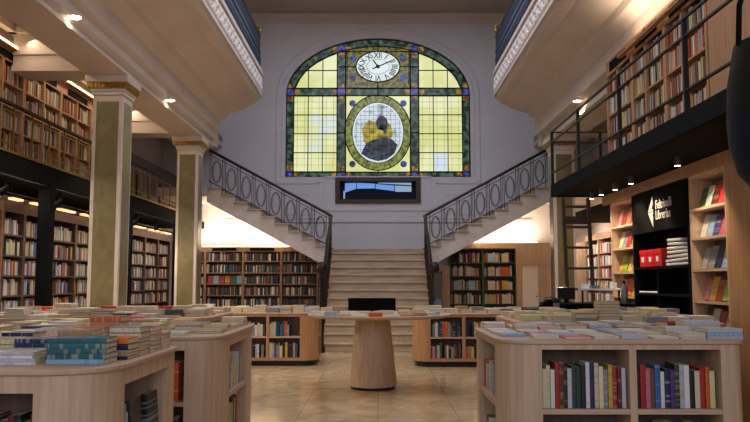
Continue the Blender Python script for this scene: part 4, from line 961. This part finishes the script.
for k, y in enumerate((9.5, 9.25, 9.0)):
    b = thing('gift_box', 'red box on the black unit shelf, %s of three from the ladder side' % ordi(k + 1), 'box', (3.36, y, 1.52), 'red boxes on the black unit')
    MB().box(3.27, 3.44, y - .115, y + .115, 1.521, 1.70).obj('box_body', 'red_box', b, bevel=.004)
    MB().box(3.265, 3.445, y - .118, y + .118, 1.67, 1.725).obj('lid', 'red_box', b, bevel=.003)
    MB().box(3.262, 3.27, y - .03, y + .03, 1.58, 1.64).obj('label_patch', 'white_paper', b)
rr = random.Random(3)
for k in range(7):
    z = 1.521 + k * .045; y = 8.46 + rr.uniform(-.04, .04) + (.05 if k > 4 else 0)
    w_ = .33 - .02 * k
    b = MB(Matrix.Translation((3.36, y, z)) @ Matrix.Rotation(rr.uniform(-.05, .05), 4, 'Z') @ Matrix.Rotation(rr.uniform(-.04, .04), 4, 'X'))
    b.prism(rrect(-.09, .09, -w_, w_, (.03, .03, .03, .03), 3), 0, .03)
    tag(b.obj('paper_bag', 'white_paper', bevel=.008), 'folded white paper bag on the black unit, %s from the bottom of the pile' % ordi(k + 1), 'bag', 'folded bags on the black unit')
tag(MB().box(3.27, 3.46, 9.05, 9.68, 1.206, 1.225).obj('paper_tray', 'white_paper', bevel=.004), 'white tray lying on the black unit shelf below the red boxes', 'tray')

# right wall far part: bright shelves behind the ladder
FX = frame_of((5.12, 0, 0), (-1, 0, 0))
for i, (a, b) in enumerate(((19.0, 17.9), (17.9, 16.8), (16.8, 15.7), (15.7, 14.6), (14.6, 13.5), (13.5, 12.4))):
    bookcase('%s bookcase from the back along the far right wall' % ordi(i + 1), FX, -a, -b, 0, 2.45, zl, header=.14)
    for j, z in enumerate(zl[2:]):
        fill_row(FX, -a + .04, -b - .04, z, .23, '%s shelf, %s far right bookcase' % (ordi(5 - j), ordi(i + 1)), 'the back', pal=LIGHTP, tr=(.02, .05))
for y in (13.2, 15.2, 17.2, 18.6): lamp('right_aisle_fill', 'SPOT', (4.3, y, 2.55), 70, NEUT, (0, math.radians(-50), 0), spot=math.radians(120))  # added unseen spots without fixtures, to brighten the far right shelves
# ladder
ld_ = thing('ladder', 'dark wooden library ladder leaning beside the end of the right bookcase', 'ladder', (3.0, 11.6, 0))
for x in (2.78, 3.16):
    MB().prism([(11.3, 0), (11.37, 0), (11.62, 2.6), (11.55, 2.6)], x, x + .045, 'x').obj('ladder_rail', 'dark_wood', ld_)
for k in range(8):
    z = .28 + k * .31; y = 11.33 + z * .096
    MB().box(2.825, 3.16, y - .03, y + .06, z, z + .035).obj('rung', 'dark_wood', ld_)
MB().box(2.82, 3.16, 11.53, 11.56, 2.2, 2.32).obj('top_brace', 'dark_wood', ld_)
# cash desk with its things
dk = thing('cash_desk', 'black cash desk behind the second right cabinet', 'desk', (2.8, 9.9, 0))
MB().box(2.15, 3.15, 9.5, 10.3, 1.02, 1.07).obj('desk_top', 'black', dk, bevel=.005)
MB().box(2.2, 3.1, 9.56, 10.24, .0, 1.02).obj('desk_body', 'black', dk)
mo = thing('monitor', 'small black monitor standing on the cash desk', 'monitor', (2.42, 9.9, 1.07))
MB().box(2.3, 2.52, 9.88, 9.91, 1.12, 1.27).obj('screen', 'black_gloss', mo, bevel=.004); MB().box(2.39, 2.43, 9.9, 9.93, 1.075, 1.14).box(2.34, 2.48, 9.84, 9.98, 1.07, 1.08).obj('stand', 'black', mo)
sh = thing('counter_shelf', 'raised counter shelf with small goods on the cash desk', 'shelf', (2.8, 9.8, 1.07))
MB().box(2.56, 3.08, 9.68, 9.9, 1.235, 1.255).obj('board', 'white_paper', sh)
for x in (2.58, 3.04): MB().box(x, x + .02, 9.78, 9.8, 1.07, 1.235).obj('support', 'dark_metal', sh)
for k, (x, w_, h_, m_) in enumerate(((2.62, .07, .06, 'white_paper'), (2.74, .09, .04, 'soft_blue'), (2.86, .06, .05, 'oak'), (2.98, .05, .07, 'white_paper'))):
    tag(MB().box(x - w_ / 2, x + w_ / 2, 9.72, 9.84, 1.256, 1.256 + h_).obj('small_box', m_, bevel=.004), 'small %s goods box on the raised counter shelf, %s from its left end' % ({'white_paper': 'white', 'soft_blue': 'blue', 'oak': 'brown'}[m_], ordi(k + 1)), 'box')
bt = thing('bottle', 'clear grey bottle standing at the end of the cash desk', 'bottle', (3.06, 9.6, 1.07))
MB().lathe([(.035, 0), (.038, .02), (.038, .16), (.015, .21), (.014, .25)], (3.06, 9.6, 1.071), 16).obj('bottle_body', 'grey_metal', bt, True); MB().lathe([(.017, .25), (.017, .28), (0, .28)], (3.06, 9.6, 1.071), 12).obj('cap', 'black', bt)
# black bag, plant and lamp on the cabinet near the pillar
bg = thing('shoulder_bag', 'soft black bag lying on the small dark side table behind the cabinets', 'bag', (1.97, 8.93, 1.04))
tbl = thing('side_table', 'small dark side table behind the second right cabinet', 'table', (2.05, 9.05, 0))
MB().box(1.72, 2.13, 8.7, 9.3, 1.0, 1.04).obj('table_top', 'dark_wood', tbl); MB().box(1.8, 2.05, 8.8, 9.2, 0, 1.0).obj('pedestal', 'dark_wood', tbl)
MB().prism([(1.86, 1.042), (2.06, 1.042), (2.08, 1.09), (2.04, 1.13), (1.97, 1.145), (1.91, 1.11), (1.87, 1.075)], 8.87, 9.0, 'y').obj('bag_body', 'black', bg, bevel=.015)
MB().tube([(1.90, 8.93, 1.09), (1.93, 8.93, 1.15), (1.99, 8.93, 1.17), (2.03, 8.93, 1.12)], .006, 6).obj('strap', 'dark_metal', bg)
pp = thing('potted_plant', 'small green potted plant beside the black bag', 'plant', (2.02, 8.75, 1.04))
MB().lathe([(.03, 0), (.04, .06), (.035, .06), (0, .05)], (2.02, 8.76, 1.041), 14).obj('pot', 'pot_grey', pp, True)
lf = MB()
for k in range(26):
    a = rr.uniform(0, 2 * PI); e = rr.uniform(.2, 1.2); r = rr.uniform(.05, .1); c = Vector((2.02, 8.76, 1.1))
    t = c + r * Vector((math.cos(a) * math.cos(e), math.sin(a) * math.cos(e), math.sin(e))); q = Vector((-math.sin(a), math.cos(a), 0)) * .014; m_ = (c + t) / 2 + Vector((0, 0, .012))
    lf.add([tuple(c), tuple(m_ + q), tuple(t), tuple(m_ - q)], [(0, 1, 2, 3)])
lf.obj('leaves', 'plant_green', pp)
# red topped card holder and wires on the second right cabinet
ch = thing('card_holder', 'small wire card holder with a red top card on the second right cabinet', 'stand', (1.95, 7.2, 1.08))
# poster stand at the foot of the stairs
ps = thing('poster_stand', 'narrow floor stand with dark blue posters at the foot of the right stair rail', 'stand', (1.12, 14.2, 0))
MB().box(1.03, 1.17, 14.18, 14.22, .35, 1.0).obj('lower_poster', 'soft_blue', ps); MB().box(1.03, 1.17, 14.18, 14.22, 1.02, 1.5).obj('upper_poster', 'iron_grey', ps)
MB().box(1.02, 1.03, 14.17, 14.23, 0, 1.55).box(1.17, 1.18, 14.17, 14.23, 0, 1.55).box(1.02, 1.18, 14.17, 14.23, 1.5, 1.52).box(.95, 1.3, 14.05, 14.35, 0, .03).obj('stand_frame', 'dark_metal', ps)
bpy.data.objects.remove(ch)
# light coves over the back bookcases
for x0, x1, en in ((-4.4, -2.15, 50), (2.4, 4.0, 30)):
    tag(MB().box(x0, x1, 19.3, 19.38, 2.2 if x0 < 0 else 2.3, 2.24 if x0 < 0 else 2.34).obj('light_strip', 'strip_glow'), 'strip light on top of the back wall furniture, %s the stairs' % ('left of' if x0 < 0 else 'right of'), 'lamp')
    lamp('cove_light', 'AREA', ((x0 + x1) / 2, 19.12, 2.36), en, WARM, (math.radians(180 - 8), 0, 0), x1 - x0, .2)
# big dark pendant at the right edge
pd = thing('pendant_lamp', 'large dark hanging shade close by at the right edge of the view', 'lamp', (1.64, 3.0, 2.3))
PC = (1.675, 3.0, 0)
MB().lathe([(.235, 2.3), (.262, 2.15), (.27, 2.0)], PC, 40).obj('upper_shade', 'olive_shade', pd, True)
MB().lathe([(.27, 2.0), (.265, 1.9), (.235, 1.78), (.17, 1.7), (.06, 1.66), (0, 1.655)], PC, 40).obj('lower_shade', 'navy_shade', pd, True)
for a in (PI, 1.2 * PI, 1.6 * PI, 0, .5 * PI): MB().tube([(PC[0] + .235 * math.cos(a), 3 + .235 * math.sin(a), 2.29), (PC[0] + .225 * math.cos(a), 3 + .225 * math.sin(a), 2.45), (PC[0] + .15 * math.cos(a), 3 + .15 * math.sin(a), 2.7), (PC[0], 3, 3.0)], .012, 6).obj('strut', 'black', pd)
MB().tube([(PC[0], 3, 2.98), (PC[0], 3, 8.27)], .01, 6).obj('cable', 'black', pd)

# ------------------------------------------------------------------ books become objects
def box_geo(t, d, h):
    v = [(-t / 2, 0, 0), (t / 2, 0, 0), (t / 2, d, 0), (-t / 2, d, 0), (-t / 2, 0, h), (t / 2, 0, h), (t / 2, d, h), (-t / 2, d, h)]
    f = [(0, 3, 2, 1), (4, 5, 6, 7), (0, 1, 5, 4), (1, 2, 6, 5), (2, 3, 7, 6), (3, 0, 4, 7)]; m = [1, 1, 0, 0, 1, 0]
    return v, f, m
def merged(bs, name):
    V, Fc, Mi, C = [], [], [], []
    for b in bs:
        v, f, m = box_geo(b['t'], b['d'], b['h']); k = len(V)
        V += [tuple(b['M'] @ Vector(p)) for p in v]; Fc += [tuple(k + i for i in q) for q in f]; Mi += m; C += [b['rgb']] * 24
    me = bpy.data.meshes.new(name); me.from_pydata(V, [], Fc); me.materials.append(MATS['book_cover_many']); me.materials.append(MATS['pages'])
    me.polygons.foreach_set('material_index', Mi)
    ca = me.color_attributes.new('Col', 'FLOAT_COLOR', 'CORNER'); ca.data.foreach_set('color', [x for c in C for x in c])
    o = bpy.data.objects.new(name, me); COLL.objects.link(o); return o
def seen_counts():
    tmp = merged(BOOKS, 'measure'); bpy.context.view_layer.update(); dg = bpy.context.evaluated_depsgraph_get()
    cnt = {}; R = cam.matrix_world.to_3x3(); o0 = cam.matrix_world.translation
    W_, H_ = 420, 236; s_ = 750 / W_
    for j in range(H_):
        for i in range(W_):
            d = R @ Vector((((i + .5) * s_ - 375) / FPX, (211 - (j + .5) * s_) / FPX, -1))
            hit, loc, nrm, idx, ob, _ = SC.ray_cast(dg, o0, d.normalized())
            if hit and ob.name == tmp.name: cnt[idx // 6] = cnt.get(idx // 6, 0) + 1
    me = tmp.data; bpy.data.objects.remove(tmp); bpy.data.meshes.remove(me)
    return cnt
cnt = seen_counts()
order = sorted(range(len(BOOKS)), key=lambda i: (-cnt.get(i, 0), i))
pick = set(order[:300])
print('BOOKS', len(BOOKS), 'seen', sum(1 for i in cnt), 'smallest picked', cnt.get(order[299], 0))
seen_lab = {}
for i in sorted(pick):
    b = BOOKS[i]; t, d, h = b['t'], b['d'], b['h']; bt_ = min(.0025, t * .12)
    cv = MB(); cv.box(-t / 2, -t / 2 + bt_, 0, d, 0, h).box(t / 2 - bt_, t / 2, 0, d, 0, h)
    cv.prism([(-t / 2, bt_ * 1.5), (-t / 2, bt_ * .4), (-t / 4, 0), (t / 4, 0), (t / 2, bt_ * .4), (t / 2, bt_ * 1.5)], 0, h)
    o = cv.obj('book', 'book_cover'); o.matrix_world = b['M']; o.color = b['rgb']
    lab = b['label']; seen_lab[lab] = seen_lab.get(lab, 0) + 1
    if seen_lab[lab] > 1: print('DUP', lab)
    tag(o, lab, 'book', b['group'])
    e = min(.003, t * .1)
    MB().box(-t / 2 + bt_ + .0002, t / 2 - bt_ - .0002, bt_ * 1.6, d - e, e, h - e).obj('page_block', 'pages').parent = o
rest = merged([b for i, b in enumerate(BOOKS) if i not in pick], 'books')
rest['kind'] = 'stuff'; rest['label'] = 'the many small books on the distant wall shelves and tables'; rest['category'] = 'books'
